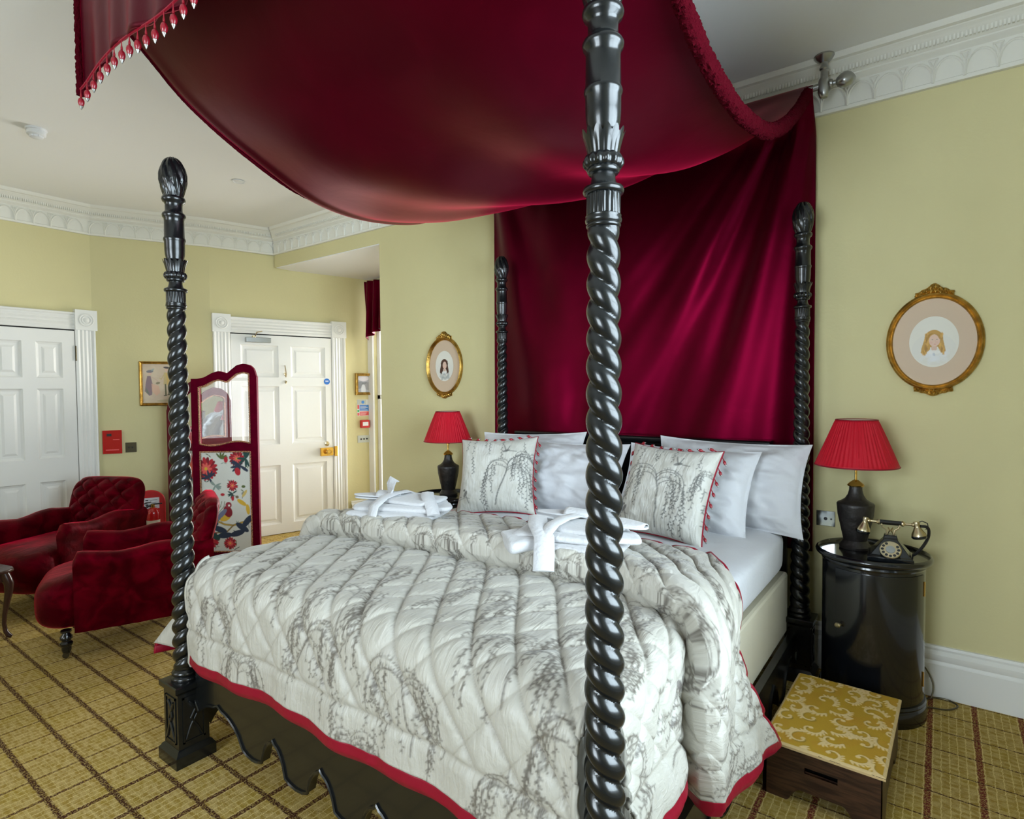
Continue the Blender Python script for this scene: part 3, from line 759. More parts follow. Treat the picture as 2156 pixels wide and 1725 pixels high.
def sub(maskc, name, m, parent=None, solid=.012):
    mc = mask[:-1, :-1] & mask[1:, 1:] & mask[1:, :-1] & mask[:-1, 1:] & maskc
    full = np.zeros(S.shape, bool); full[:-1, :-1] = mc
    used = np.zeros(S.shape, bool); used[:-1, :-1] |= mc; used[1:, :-1] |= mc; used[:-1, 1:] |= mc; used[1:, 1:] |= mc
    idx = -np.ones(S.shape, int); idx[used] = np.arange(used.sum()); ii, jj = np.nonzero(mc)
    F = np.stack([idx[ii, jj], idx[ii+1, jj], idx[ii+1, jj+1], idx[ii, jj+1]], -1)
    mb = MB(); mb.add(Pq[used], [tuple(q) for q in F.tolist()], uv=UV[used], col=col[used])
    if name == 'quilt':                                            # gussets that wrap the slit corners round the inside of the posts
        jt = int(np.argmin(np.abs(tv-.064)))
        for sg in (1, -1):
            i0 = int(np.argmin(np.abs(sv-(.897 if sg > 0 else -.865)))); ie = [int(np.argmin(np.abs(Shem[:, jt]-RB*.6-sg*S[:, jt])+9*(sg*S[:, jt] < .9)))][0]
            A = Pq[i0, jt::-1][:, :]; B = Pq[i0:ie:sg, jt] if sg > 0 else Pq[i0:ie:-1, jt]
            n = 50; ia = np.linspace(0, len(A)-1, n).astype(int); ib = np.linspace(0, len(B)-1, n).astype(int); A = A[ia]; B = B[ib]
            Cc = (A+B)/2; Cc[:, 0] = sg*.868; Cc[:, 1] = .075; Cc[:, 0] = np.where(np.arange(n) < 8, (A[:, 0]+B[:, 0])/2*(1-np.arange(n)/8)+sg*.868*np.arange(n)/8, Cc[:, 0])
            tt = np.linspace(0, 1, 12)[None, :, None]; G = A[:, None]*(1-tt)**2+2*Cc[:, None]*tt*(1-tt)+B[:, None]*tt**2
            mb.grid(G, uv=G[..., :2], col=np.ones(G.shape)*np.array((.46, .44, .385)))
    return mb.build(name, m, parent, solid=solid, angle=75)
quilt = sub(~redm[:-1, :-1], 'quilt', 'quilt'); tag(quilt, 'cream diamond-quilted bedspread printed with grey willow branches and birds', 'quilt')
sub(redm[:-1, :-1], 'quilt_border', 'trimred', quilt, .016)['label'] = 'crimson satin border of the quilt'


# ================================================================== CANOPY, POLES, HEAD CURTAIN
def spl(pts, n):
    """Catmull-Rom through pts -> n samples, arc-length spaced"""
    P = np.array(pts, float); P = np.vstack([2*P[0]-P[1], P, 2*P[-1]-P[-2]]); out = []
    for i in range(1, len(P)-2):
        for t in np.linspace(0, 1, 24, endpoint=False):
            a, b, c, d = P[i-1], P[i], P[i+1], P[i+2]
            out.append(.5*((2*b)+(-a+c)*t+(2*a-5*b+4*c-d)*t*t+(-a+3*b-3*c+d)*t**3))
    out.append(P[-2]); out = np.array(out); L = np.r_[0, np.cumsum(np.linalg.norm(np.diff(out, axis=0), axis=1))]
    q = np.linspace(0, L[-1], n); return np.stack([np.interp(q, L, out[:, k]) for k in range(out.shape[1])], -1), q
PYF, PZF, PYH, PZH = -.275, 2.965, 2.205, 2.985
def pole(y, z, x0, x1, label, fin=True):
    r = empty('canopy_pole', ((x0+x1)/2, y, z), label=label, cat='curtain pole')
    def q(o): o.parent = r; o.matrix_parent_inverse = r.matrix_basis.inverted(); return o
    e_ = .06 if fin else 0; q(MB().tube([(x0-e_, y, z), (x1+e_, y, z)], .016, 16).build('pole', 'steel'))
    for xe, sg in ((x0, -1), (x1, 1)):
        xb = xe+sg*.045 if fin else xe-sg*.10
        b = q(MB().lathe([(.0001, ZC-.0005), (.046, ZC-.001), (.047, ZC-.008), (.040, ZC-.018), (.026, ZC-.030), (.018, ZC-.036), (.018, ZC-.052), (.022, ZC-.058), (.022, ZC-.066), (.016, ZC-.072), (.017, z+.038), (.024, z+.03), (.027, z+.015), (.028, z-.03), (.024, z-.045), (.020, z-.055), (.016, z-.060), (.0001, z-.062)], (xb, y), n=28).build('bracket', 'steel'))
        if not fin: continue
        Mx = T(xb+sg*.024, y, z) @ R(sg*PI/2, 'Y')
        q(MB().lathe([(.0001, 0), (.020, 0), (.022, .006), (.020, .014), (.012, .018), (.012, .028), (.022, .034), (.033, .05), (.037, .066), (.035, .082), (.026, .098), (.012, .110), (.0001, .114)], n=40, M=Mx, rf=lambda T_, Z, R_: R_*(1+.05*np.cos(T_*3+Z*330)*(Z > .03))).build('finial', 'steel'))
    return r
pole(PYH, PZH, -1.05, .985, 'pewter curtain pole with ball finial under the cornice behind the bed')
pole(PYF, PZF, -.95, .95, 'pewter curtain pole holding up the beaded front of the crimson canopy', False)

canopy = empty('bed_canopy', (0, 1.0, 2.42), label='crimson velvet canopy swagged from the ceiling above the bed with beaded front', cat='canopy')
def cp(o): o.parent = canopy; o.matrix_parent_inverse = canopy.matrix_basis.inverted(); return o
prof, arc_ = spl([(PYF-.02, PZF+.012), (PYF, PZF+.022), (-.24, 2.955), (-.17, 2.88), (-.05, 2.768), (.07, 2.665), (.27, 2.552), (.54, 2.446), (.80, 2.412), (1.02, 2.422), (1.32, 2.482), (1.62, 2.610), (1.90, 2.775), (2.10, 2.915), (2.185, 2.995), (PYH+.005, PZH+.022)], 150)
xs = np.linspace(-.955, .955, 120); ARC = arc_[-1]; P = np.zeros((120, 150, 3)); 
for i, x in enumerate(xs):
    q = arc_/ARC; e = np.sin(q*PI)
    y = prof[:, 0]; z = prof[:, 1].copy()
    dr = (1-q)*ARC; ang = (1.02-x)/(.30+dr)                                   # folds radiating from the head bracket
    z += e*(.026*np.sin(ang*15+1.2)*np.exp(-((ang-.40)/.45)**2)+.010*np.sin(x*5+q*4)) * np.clip(e*2, 0, 1)
    z += .010*vnoise(x*3+q*7, q*9, 2)*e - .095*e*(1-(abs(x)/.955)**2.2)
    z += .018*e*np.exp(-((x+.93)/.03)**2)*-1
    P[i] = np.stack([np.full(150, x), y, z], -1)
cp(MB().grid(P).build('canopy_cloth', 'velvet', solid=.008, angle=80))
# clipped fringe along both long edges
def fringe(path, r, seed, name='fringe', jag=.35):
    n = 22; m = len(path); F_ = np.zeros((n, m, 3)); rr = np.random.RandomState(seed)
    Tn = np.gradient(path, axis=0); Tn /= np.linalg.norm(Tn, axis=1, keepdims=True)
    a = np.cross(Tn, np.array((1., 0, 0)) if abs(Tn[m//2][0]) < .8 else np.array((0, 0, 1.))); a /= np.linalg.norm(a, axis=1, keepdims=True); b = np.cross(Tn, a)
    J = 1+jag*(rr.rand(n, m)-.5)
    for k in range(n):
        t = 2*PI*k/n; F_[k] = path+(a*math.cos(t)+b*math.sin(t)*.75)*(np.asarray(r)*J[k])[:, None]
    return MB().grid(F_, closeu=True, capv=True).build(name, 'fringe', angle=50)
for xe, off in ((.965, -.012), (-.965, -.005)):
    e, _ = spl([(p[0], p[1]) for p in prof[6:-4:6]], 520 if xe > 0 else 300)
    pa_ = np.stack([np.full(len(e), xe), e[:, 0], e[:, 1]+off], -1); cp(fringe(pa_, (.030 if xe > 0 else .010)*(1+.12*vnoise(np.arange(len(e))*.16, np.zeros(len(e)), 2)), 5, jag=.34 if xe > 0 else .2))
# beaded valance in front of the foot pole
zt, zb = PZF+.02, 2.592
xs = np.linspace(-.955, .955, 220); zz = np.linspace(0, 1, 24); P = np.zeros((220, 24, 3))
def vbot(x): return zb+.012*math.sin(x*9+1)-.02*math.exp(-((x+.955)/.12)**2)
for i, x in enumerate(xs):
    for j, t in enumerate(zz):
        P[i, j] = (x, PYF-.022-.008*math.sin(x*38+1.3)*t-.012*math.sin(x*9)*t, zt+(vbot(x)-zt)*t)
cp(MB().grid(P).build('valance', 'velvet', solid=.006, angle=80))
cp(fringe(np.stack([np.full(60, -.962), np.full(60, PYF-.024), np.linspace(zt-.01, vbot(-.955)-.02, 60)], -1), .011, 8, jag=.6))
cp(fringe(np.stack([np.full(60, .962), np.full(60, PYF-.024), np.linspace(zt-.01, vbot(.955)-.02, 60)], -1), .011, 9, jag=.6))
cp(MB().tube([(x, PYF-.026, vbot(x)) for x in np.linspace(-.955, .955, 120)], .004, 6).build('hem_cord', 'trimred'))
# carved wooden beads with silver caps, each on its own string
def bead_mesh():
    a = MB().lathe([(.0001, -.066), (.004, -.064), (.0075, -.058), (.0100, -.050), (.0100, -.043), (.0075, -.036), (.0035, -.032), (.0001, -.0315)], n=12).lathe([(.0001, -.032), (.0035, -.030), (.0035, -.024), (.0022, -.018), (.0014, -.008), (.0014, .0), (.0001, .001)], n=8)
    o = a.build('bead_tmp', 'beadred'); d = o.data; bpy.data.objects.remove(o)
    b = MB().lathe([(.0001, -.074), (.002, -.071), (.0042, -.067), (.0068, -.0620), (.0062, -.0605)], n=12)
    o = b.build('cap_tmp', 'steel'); e = o.data; bpy.data.objects.remove(o); return d, e
BEAD, CAP = bead_mesh()
def bead(parent, loc, rot=None, sc=1.0):
    o = bpy.data.objects.new('bead', BEAD); C.objects.link(o); o.parent = parent; o.matrix_parent_inverse = parent.matrix_basis.inverted() if rot is None else Matrix.Identity(4)
    o.location = loc; o.scale = (sc, sc, sc)
    if rot is not None: o.rotation_euler = rot
    c = bpy.data.objects.new('bead_cap', CAP); C.objects.link(c); c.parent = o; return o
for k in range(33):
    x = -.945+k*.0590; bead(canopy, (x, PYF-.028, vbot(x)-.002))

# head curtain
xs = np.linspace(-1.125, .982, 260); zs = np.linspace(.62, PZH+.012, 110); X, Z = np.meshgrid(xs, zs, indexing='ij')
dz = np.clip(3.02-Z, 0, None); angR = (1.02-X)/(.22+dz*.75); angL = (X+1.15)/(.22+dz*.75)
fold = (.034*np.sin(angR*12.5+.9)+.009*np.sin(angR*33))*np.exp(-(angR/.75)**2*1.1)+.032*np.sin(angL*12+.6)*np.exp(-(angL/.5)**2*1.3)
fold += .008*np.sin(X*13+.6*np.sin(Z*2))+.007*vnoise(X*6, Z*1.5, 4)+.010*np.sin(X*42)*np.exp(-dz/.12)
Yh = 2.272+.040*np.tanh(fold/.036); top = sstep(Z, PZH-.22, PZH); Yh = Yh*(1-top)+(PYH-.019+.006*np.sin(X*60))*top
Yh = np.where(Z > PZH-.001, PYH-.012, Yh)
o = MB().grid(np.stack([X, Yh, Z], -1)).build('head_curtain', 'velvet', solid=.005, angle=80, offset=0)
tag(o, 'crimson velvet curtain hanging in folds on the wall behind the headboard', 'curtain')

# ================================================================== PILLOWS AND CUSHIONS
def pillow_grid(w_, h_, t_, n=46, seed=1, pinch=.08, amp=.006, flange=0, power=.42, fr=9, kw_pe=3.2):
    u = np.linspace(-1, 1, n); U, V = np.meshgrid(u, u, indexing='ij')
    U = np.sign(U)*np.abs(U)**.85; V = np.sign(V)*np.abs(V)**.85
    X = w_/2*U*(1-pinch*(1-np.abs(V)**2.2)*np.abs(U)**2); Y = h_/2*V*(1-pinch*(1-np.abs(U)**2.2)*np.abs(V)**2)
    pe = kw_pe; Uf = np.clip(np.abs(U)*(1+flange), 0, 1); Vf = np.clip(np.abs(V)*(1+flange*1.3), 0, 1)
    Tn = t_/2*((1-Uf**pe)*(1-Vf**pe))**power
    wr = amp*(vnoise(U*fr*.5+V*2, V*fr*.5-U, seed)*2+vnoise(U*fr+V*5, V*fr, seed+3))
    edge = (1-np.abs(U)**6)*(1-np.abs(V)**6)
    return U, V, X, Y, Tn+wr*edge, -Tn-wr*edge*.4+0*Tn
def pillow(name, w_, h_, t_, M, m='linen', seed=1, flange=.0, col=None, res=46, **kw):
    U, V, X, Y, Zf, Zb = pillow_grid(w_, h_, t_, res, seed, flange=flange, **kw); mb = MB()
    uv = np.stack([X, Y], -1); c1 = None; c2 = None
    if col is not None: c1 = col.at(X+w_/2, Y+h_/2); c2 = c1
    mb.grid(np.stack([X, Y, Zf+.002], -1), M=M, uv=uv, col=c1); mb.grid(np.stack([X, Y, Zb-.002], -1), M=M, flip=True, uv=uv, col=c2)
    rim = [(i, 0) for i in range(res)]+[(res-1, j) for j in range(1, res)]+[(i, res-1) for i in range(res-2, -1, -1)]+[(0, j) for j in range(res-2, 0, -1)]
    k = res*res; mb.f += [(i*res+j, a*res+b, k+a*res+b, k+i*res+j) for (i, j), (a, b) in zip(rim, rim[1:]+rim[:1])]
    return mb.build(name, m, angle=85)
def PM(x, y, z, yaw=0, tilt=65, roll=0): return T(x, y, z) @ R(math.radians(yaw)) @ R(math.radians(tilt), 'X') @ R(math.radians(roll))
g_p = 'white pillows against the headboard'
for (x, y, z, yaw, tilt, roll, w_, h_, sd, lab) in (
    (-.66, 2.045, .985, 2, 73, 2, .80, .46, 3, 'white pillow at far left of the headboard, mostly hidden behind the patterned cushion'),
    (.605, 2.045, .985, -2, 72, -1, .80, .47, 6, 'white pillow at the right end of the headboard, its corner touching the bed post'),
    (-.28, 1.88, .965, 1, 62, 0, .74, .46, 9, 'white pillow in the middle of the bed, left of the large twisted post'),
    (.44, 1.87, .97, -3, 62, -1, .72, .46, 12, 'white pillow behind the right-hand patterned cushion')):
    o = pillow('pillow', w_, h_, .17 if y > 2 else .23, PM(x, y, z, yaw, tilt, roll), seed=sd, flange=.035, amp=.015, res=70, pinch=.075, power=.62, kw_pe=2.2); tag(o, lab, 'pillow', g_p)

def cushion_canvas(seed):
    cv = Canvas(.5, .5, .0017, (.50, .49, .44)); r = random.Random(seed); ink = (.10, .10, .095)
    for k in range(120): cv.ell(r.uniform(0, .5), r.uniform(0, .5), r.uniform(.02, .06), r.uniform(.01, .03), r.uniform(0, 3), (.56, .555, .52), .2)
    willow(cv, .25, .05, 1.25, ink, r, .0024, .0075); willow(cv, .46, .18, .8, ink, r, .002, .0065)
    for q in range(5): strand(cv, .06+.05*q+r.uniform(-.02, .02), .47-r.uniform(0, .03), 0, -1, r.uniform(.06, .14), 1, ink, r, 1, .002, .0068)
    strand(cv, .10, .34, 0, -1, .12, 1, ink, r); flybird(cv, .30, .36, 1.2, ink, r); bird(cv, .07, .11, 1.0, ink, r)
    for q in range(6): strand(cv, .40+.012*q, .42-.05*q, 0, -1, .07, 1, ink, r, 1, .002, .0065)
    return cv
def cushion(M, seed, label, sides):
    root = empty('cushion', label=label, cat='cushion', group='patterned cushions with red bead trim'); root.matrix_world = M
    o = pillow('cover', .47, .47, .16, Matrix.Identity(4), 'quilt', seed, col=cushion_canvas(seed), res=150, pinch=.10, amp=.004, power=.5); o.parent = root
    # cord trim round the outline
    def edge(k, t):                        # k side, t -1..1
        a = .235; q = a*(1-.10*(1-abs(t)**2.2))
        return [(a*t, q, 0), (q, -a*t, 0), (-a*t, -q, 0), (-q, a*t, 0)][k]
    loop = [edge(k, t) for k in range(4) for t in np.linspace(-1, 1, 24)[:-1]]
    c = MB().tube(loop, .0045, 6, close=True).build('trim_cord', 'trimred', root)
    Mi = M.to_3x3().inverted()
    down = Mi @ Vector((0, 0, -1))
    for k, mode in sides:
        for t in np.linspace(-.9, .9, 9):
            p = Vector(edge(k, t))
            if mode == 'lie': d = Vector((.9*(1 if t < .2 else -1), .10, .42)).normalized()           # top edge: beads lie along the piping
            else: d = (down+Vector({1: (.5, 0, .25), 3: (-.35, 0, .2)}.get(k, (0, 0, .3)))).normalized()
            q = (-d).to_track_quat('Z', 'Y').to_euler(); bead(c, p, q, .72)
    return root
cushion(PM(.455, 1.60, .985, -6, 64, -2), 21, 'printed willow cushion with red beads leaning on the right-hand pillows', ((0, 'lie'), (1, 'hang'), (3, 'hang')))
cushion(PM(-.56, 1.58, .985, 22, 64, 3), 22, 'printed willow cushion with red beads at the left side of the bed', ((0, 'lie'), (1, 'hang')))

# ================================================================== FOLDED BATHROBES AND SLIPPERS
def slab(w_, d_, h_, M, seed, mb, n=40, e=.32):
    """soft folded layer"""
    U = np.linspace(0, 2*PI, 73)[:-1]; Wv = np.linspace(-PI/2, PI/2, 15); UU, WW = np.meshgrid(U, Wv, indexing='ij')
    se = lambda a, p: np.sign(a)*np.abs(a)**p
    X = w_/2*se(np.cos(WW), .25)*se(np.cos(UU), e); Y = d_/2*se(np.cos(WW), .25)*se(np.sin(UU), e); Z = h_/2*se(np.sin(WW), .8)
    k = vnoise(X*14, Y*14, seed); X = X*(1+.07*vnoise(UU*1.6, WW*.5, seed)); Y = Y*(1+.10*vnoise(UU*1.9, WW*.4, seed+1)); Z = Z+k*.012
    # close the flat top with rings
    mb.grid(np.stack([X, Y, Z], -1), closeu=True, M=M, capv=True)
    return mb
def strip(mb, pts, wd, th, M, axis=(0, 0, 1)):
    """soft band following pts with width wd"""
    P_ = [Vector(p) for p in pts]; G = []
    for i, p in enumerate(P_):
        t = (P_[min(i+1, len(P_)-1)]-P_[max(i-1, 0)]).normalized(); up = Vector(axis); sd_ = t.cross(up).normalized(); up2 = sd_.cross(t).normalized()
        G.append([p+sd_*a*wd/2+up2*b*th/2 for a, b in ((-1, -.5), (-.9, .5), (0, 1), (.9, .5), (1, -.5), (.9, -1), (-.9, -1))])
    mb.grid(np.array(G), closev=True, M=M); 
    mb.add(G[0], [tuple(range(7))], M); mb.add(G[-1], [tuple(range(7))], M)
    return mb
def robe(M, seed, label, right):
    root = empty('bathrobe', label=label, cat='bathrobe', group='folded white bathrobes on the quilt'); root.matrix_world = M
    mb = MB(); slab(.44, .30, .040, T(0, 0, .020), seed, mb); slab(.41, .27, .032, T(.008, .008, .052) @ R(.06), seed+2, mb); slab(.30, .20, .026, T(.06, .02, .078) @ R(-.10), seed+4, mb)
    slab(.17, .13, .026, T(.185, -.01, .055) @ R(.5), seed+6, mb)
    mb.build('folded_robe', 'towel', root, angle=80)
    m2 = MB(); strip(m2, [(-.05, -.165, .015), (-.045, -.150, .07), (-.035, -.08, .10), (-.02, .0, .108), (.0, .08, .105), (.02, .14, .08)], .055, .010, None)
    if not right: strip(m2, [(-.03, -.02, .105), (-.045, .01, .125), (-.055, .03, .150), (-.05, .05, .165)], .055, .010, None, (0, 1, .3))
    m2.build('belt', 'towel', root, angle=60)
    m3 = MB()
    if right:
        strip(m3, [(-.13, .08, .085), (-.14, .02, .10), (-.10, -.07, .095), (-.04, -.15, .07), (-.02, -.20, .02), (-.01, -.23, -.03)], .075, .014, None)
        slab(.20, .13, .05, T(-.16, -.10, .03) @ R(-.9), seed+8, m3)
    else:
        strip(m3, [(.12, .06, .105), (.16, -.02, .105), (.21, -.08, .075), (.235, -.11, .04)], .06, .012, None)
    m3.build('sleeve', 'towel', root, angle=70)
    return root
RL = PM(-.545, .80, .892, 18, 0, 0); RR_ = PM(.39, .80, .888, 10, 0, 0)
robe(RL, 31, 'folded white bathrobe tied with its belt, left of the bed centre', False)
robe(RR_, 37, 'folded white bathrobe with ribbed sleeve draped over the quilt fold, beside the large post', True)
def slipper(M, label):
    mb = MB()
    out = [(.125*math.cos(t)*(1 if math.cos(t) > 0 else 1.02), (.046+.006*math.cos(t))*math.sin(t)) for t in np.linspace(0, 2*PI, 41)[:-1]]
    mb.prism(out, 0, .007); o = mb.build('slipper', 'linen', bevel=.002); o.matrix_world = M; tag(o, label, 'slipper', 'white towelling slippers on the bathrobes')
    up = MB(); G = []
    for x in np.linspace(.0, .118, 10):
        hw = .046*math.sqrt(max(.02, 1-(x/.128)**2)); G.append([(x, hw*math.cos(a), .007+.020*math.sin(a)*(1-.4*x/.12)) for a in np.linspace(0, PI, 12)])
    up.grid(np.array(G)); u = up.build('slipper_upper', 'towel', o, solid=.003)
slipper(RL @ T(-.125, .03, .085) @ R(.15), 'white slipper tucked under the belt of the left bathrobe, uppermost of its pair')
slipper(RL @ T(-.12, .035, .073) @ R(.22), 'white slipper tucked under the belt of the left bathrobe, lower of its pair')
slipper(RR_ @ T(-.06, .13, .095) @ R(.05), 'white slipper lying flat on the right bathrobe, left of the twisted post')
slipper(RR_ @ T(.17, .06, .088) @ R(-.25), 'white slipper on the right bathrobe, right of the twisted post')

# ================================================================== BEDSIDE CABINETS AND LAMPS
def cabinet(loc, rz, label, group):
    t = empty('bedside_cabinet', loc, rz, label, 'bedside cabinet', group)
    R0 = .205
    MB().lathe([(.0001, .085), (R0, .085), (R0, .680), (.0001, .680)], n=72).build('carcass', 'ebony2', t)
    MB().lathe([(.0001, 0), (R0+.012, 0), (R0+.012, .058), (R0+.008, .064), (R0+.006, .070), (R0+.010, .078), (R0+.006, .088), (.0001, .09)], n=72).build('plinth', 'ebony2', t)
    MB().lathe([(.0001, .676), (R0+.002, .676), (R0+.006, .684), (R0+.004, .692), (R0+.020, .699), (R0+.028, .707), (R0+.030, .716), (R0+.026, .725), (R0+.018, .729), (R0+.012, .724), (R0+.009, .713), (.0001, .712)], n=72).build('tray_top', 'ebony2', t)
    # curved door
    a0, a1 = math.radians(-128), math.radians(-18); th = np.linspace(a0, a1, 40)
    G = np.array([[(r*math.cos(a), r*math.sin(a), z) for r, z in ((R0-.002, .105), (R0+.004, .105), (R0+.0045, .108), (R0+.0045, .660), (R0+.004, .663), (R0-.002, .663))] for a in th])
    d = MB().grid(G, closev=True).add(G[0], [tuple(range(6))]).add(G[-1], [tuple(range(6))]).build('door', 'ebony2', t, angle=30)
    ak = a0+.13
    MB().lathe([(.0001, 0), (.006, 0), (.005, .006), (.010, .012), (.013, .018), (.010, .025), (.0001, .027)], n=18, M=T((R0+.004)*math.cos(ak), (R0+.004)*math.sin(ak), .41) @ R(ak) @ R(PI/2, 'Y')).build('door_knob', 'agedbrass', d)
    for z in (.60, .20):
        ah = a1+.004; MB().tube([((R0+.006)*math.cos(ah), (R0+.006)*math.sin(ah), z-.032), ((R0+.006)*math.cos(ah), (R0+.006)*math.sin(ah), z+.032)], .0035, 8).build('hinge', 'brass', d)
    return t
cab = cabinet((1.27, 2.065, 0), 0, 'round black lacquered bedside cabinet to the right of the bed, carrying the telephone', 'round bedside cabinets')
cb2 = copy_tree(cab); cb2.location = (-1.40, 2.04, 0); cb2['label'] = 'black bedside cabinet left of the bed, mostly hidden behind robe and cushion'

def lamp(loc, label):
    t = empty('table_lamp', loc, 0, label, 'table lamp', 'red pleated bedside lamps')
    MB().lathe([(.0001, 0), (.066, 0), (.068, .012), (.062, .020), (.056, .030), (.050, .040), (.052, .048), (.075, .160), (.079, .200), (.080, .212), (.076, .218), (.060, .226), (.045, .238), (.033, .258), (.028, .28), (.027, .300), (.0001, .302)], n=48, rf=lambda T_, Z, R_: R_*(1+.012*np.cos(T_*8)*((Z > .05) & (Z < .2)))).build('base', 'darkstone', t)
    MB().lathe([(.0001, .298), (.034, .298), (.037, .303), (.030, .312), (.018, .322), (.010, .328), (.0001, .330)], n=32).build('brass_collar', 'brass', t)
    MB().lathe([(.0001, .326), (.0055, .327), (.0055, .375), (.0001, .376)], n=16).lathe([(.0001, .374), (.014, .376), (.015, .46), (.0001, .462)], n=16).build('stem', 'brass', t)
    n = 288; th = np.arange(n)*2*PI/n; zz = np.linspace(0, 1, 26); P = np.zeros((n, 26, 3)); rr = np.random.RandomState(5); ph = np.interp(th, np.linspace(0, 2*PI, 30), rr.rand(30)*1.3*np.r_[np.ones(29), 0])
    for j, q in enumerate(zz):
        r = .176+(.088-.176)*q; pl_ = .0022*np.cos(th*58+ph*3)*min(1, q*10)*min(1, (1-q)*12+.3)+.0016*np.cos(th*23+ph*6+q)*math.sin(q*PI)
        rj = r+pl_+.002*math.exp(-(q/.05)**2); P[:, j] = np.stack([rj*np.cos(th), rj*np.sin(th), np.full(n, .398+.218*q)], -1)
    MB().grid(P, closeu=True).build('lamp_shade', 'shade', t, solid=.0012, angle=80)
    MB().lathe([(.1695, .399), (.1265, .507), (.0825, .6155)], n=60).build('shade_lining', 'clear', t)
    o = t.children[-1]; b_ = bmesh.new(); b_.from_mesh(o.data); bmesh.ops.delete(b_, geom=[f for f in b_.faces if len(f.verts) > 10], context='FACES_ONLY'); b_.to_mesh(o.data); b_.free()
    MB().tube([(.177*math.cos(a), .177*math.sin(a), .3985) for a in np.linspace(0, 2*PI, 61)[:-1]], .003, 6, close=True).build('lower_binding', 'trimred', t)
    MB().tube([(.0885*math.cos(a), .0885*math.sin(a), .616) for a in np.linspace(0, 2*PI, 41)[:-1]], .0025, 6, close=True).build('upper_binding', 'trimred', t)
    return t
lp = lamp((1.195, 2.12, .7135), 'lit red shade table lamp beside the telephone'); lp['label'] = 'table lamp with pleated red shade and dark carved base beside the telephone'
lp2 = copy_tree(lp); lp2.location = (-1.415, 2.09, .7135); lp2['label'] = 'table lamp with pleated red shade left of the bed, beneath the dark-haired portrait'

# rotary telephone
ph = empty('telephone', (1.345, 1.975, .7135), math.radians(4), 'black vintage rotary telephone with brass fittings on the right-hand cabinet', 'telephone')
def frus(lv, m, name, parent, M=None, bevel=.003):
    P = np.array([[(-a, -b, z), (a, -b, z), (a, b, z), (-a, b, z)] for a, b, z in lv]).transpose(1, 0, 2)
    return MB().grid(P, closeu=True, capv=True, M=M).build(name, m, parent, bevel=bevel, angle=25)
body = frus([(.084, .075, .004), (.086, .077, .008), (.086, .077, .026), (.080, .071, .030), (.076, .067, .032), (.028, .026, .096), (.026, .024, .104), (.024, .022, .112), (.024, .022, .116)], 'bakelite', 'body', ph)
MB().box((-.022, -.0775, .010), (.022, -.0765, .024)).build('drawer', 'bakelite', ph, smooth=False)
Md = T(0, -.058, .058) @ R(math.radians(52), 'X')
dl = MB().lathe([(.0001, 0), (.040, 0), (.041, .004), (.038, .007), (.0001, .0075)], n=48, M=Md).build('dial', 'agedbrass', ph)
for k in range(10):
    a = math.radians(120+k*30); MB().lathe([(.0001, .0077), (.0058, .0077), (.0058, .0083), (.0001, .0084)], n=14, M=Md @ T(.030*math.cos(a), .030*math.sin(a), 0)).build('finger_hole', 'bakelite', dl)
MB().lathe([(.0001, .0077), (.018, .0077), (.017, .0092), (.0001, .0095)], n=30, M=Md).build('dial_centre', 'steel', dl)
cr = MB()
for sx in (-1, 1):
    cr.tube([(sx*.012, 0, .116), (sx*.016, 0, .135), (sx*.030, 0, .146), (sx*.034, 0, .158)], .004, 8).tube([(sx*.010, 0, .118), (sx*.002, -.008, .135), (sx*.010, -.010, .148)], .003, 6).tube([(sx*.034, -.014, .160), (sx*.034, 0, .154), (sx*.034, .014, .160)], .0035, 6)
cr.build('cradle', 'agedbrass', ph)
hs = empty('handset', (0, 0, .168)); hs.parent = ph
MB().tube([(-.040, 0, 0), (.040, 0, 0)], .0105, 20).build('grip', 'bakelite', hs)
for sx in (-1, 1):
    hb = MB(); hb.lathe([(.0001, 0), (.012, .001), (.013, .006), (.010, .010), (.006, .014), (.0055, .036), (.009, .040), (.009, .046), (.0001, .048)], n=20, M=T(sx*.040, 0, 0) @ R(sx*PI/2, 'Y'))
    hb.lathe([(.0001, .016), (.011, .014), (.013, .006), (.010, -.004), (.012, -.010), (.020, -.026), (.026, -.036), (.028, -.046), (.0001, -.046)], n=28, M=T(sx*.096, 0, 0) @ R(sx*-.18, 'Y'))
    hb.build('metal_fitting', 'agedbrass', hs)
for sx, nm in ((-1, 'earpiece'), (1, 'mouthpiece')):
    MB().lathe([(.0001, -.0462), (.0285, -.0462), (.0295, -.052), (.026, -.058), (.0001, -.060)], n=28, M=T(sx*.096, 0, 0) @ R(sx*-.18, 'Y')).build(nm, 'bakelite', hs)
q, _ = spl([(.108, .0, .165), (.135, .01, .160), (.140, .02, .125), (.128, .03, .085), (.105, .035, .045), (.08, .045, .020), (.04, .07, .012)], 60)
MB().tube(q.tolist(), .0062, 8).build('handset_cord', 'blackplastic', ph)
MB().tube([(.098, .006, .178), (.115, .010, .186), (.134, .012, .178), (.138, .016, .160), (.128, .014, .150)], .0022, 6).build('cord_loop', 'blackplastic', ph)

# flex on the floor beside the cabinet
q, _ = spl([(1.44, 2.27, .16), (1.475, 2.285, .14), (1.505, 2.27, .08), (1.50, 2.25, .02), (1.475, 2.25, .006), (1.52, 2.29, .006), (1.575, 2.29, .006), (1.60, 2.25, .006), (1.56, 2.19, .006), (1.50, 2.17, .006), (1.46, 2.15, .006)], 90)
o = MB().tube(q.tolist(), .0035, 6).build('lamp_flex', 'bronze'); tag(o, 'thin lamp flex looping on the carpet between the cabinet and skirting', 'cable')

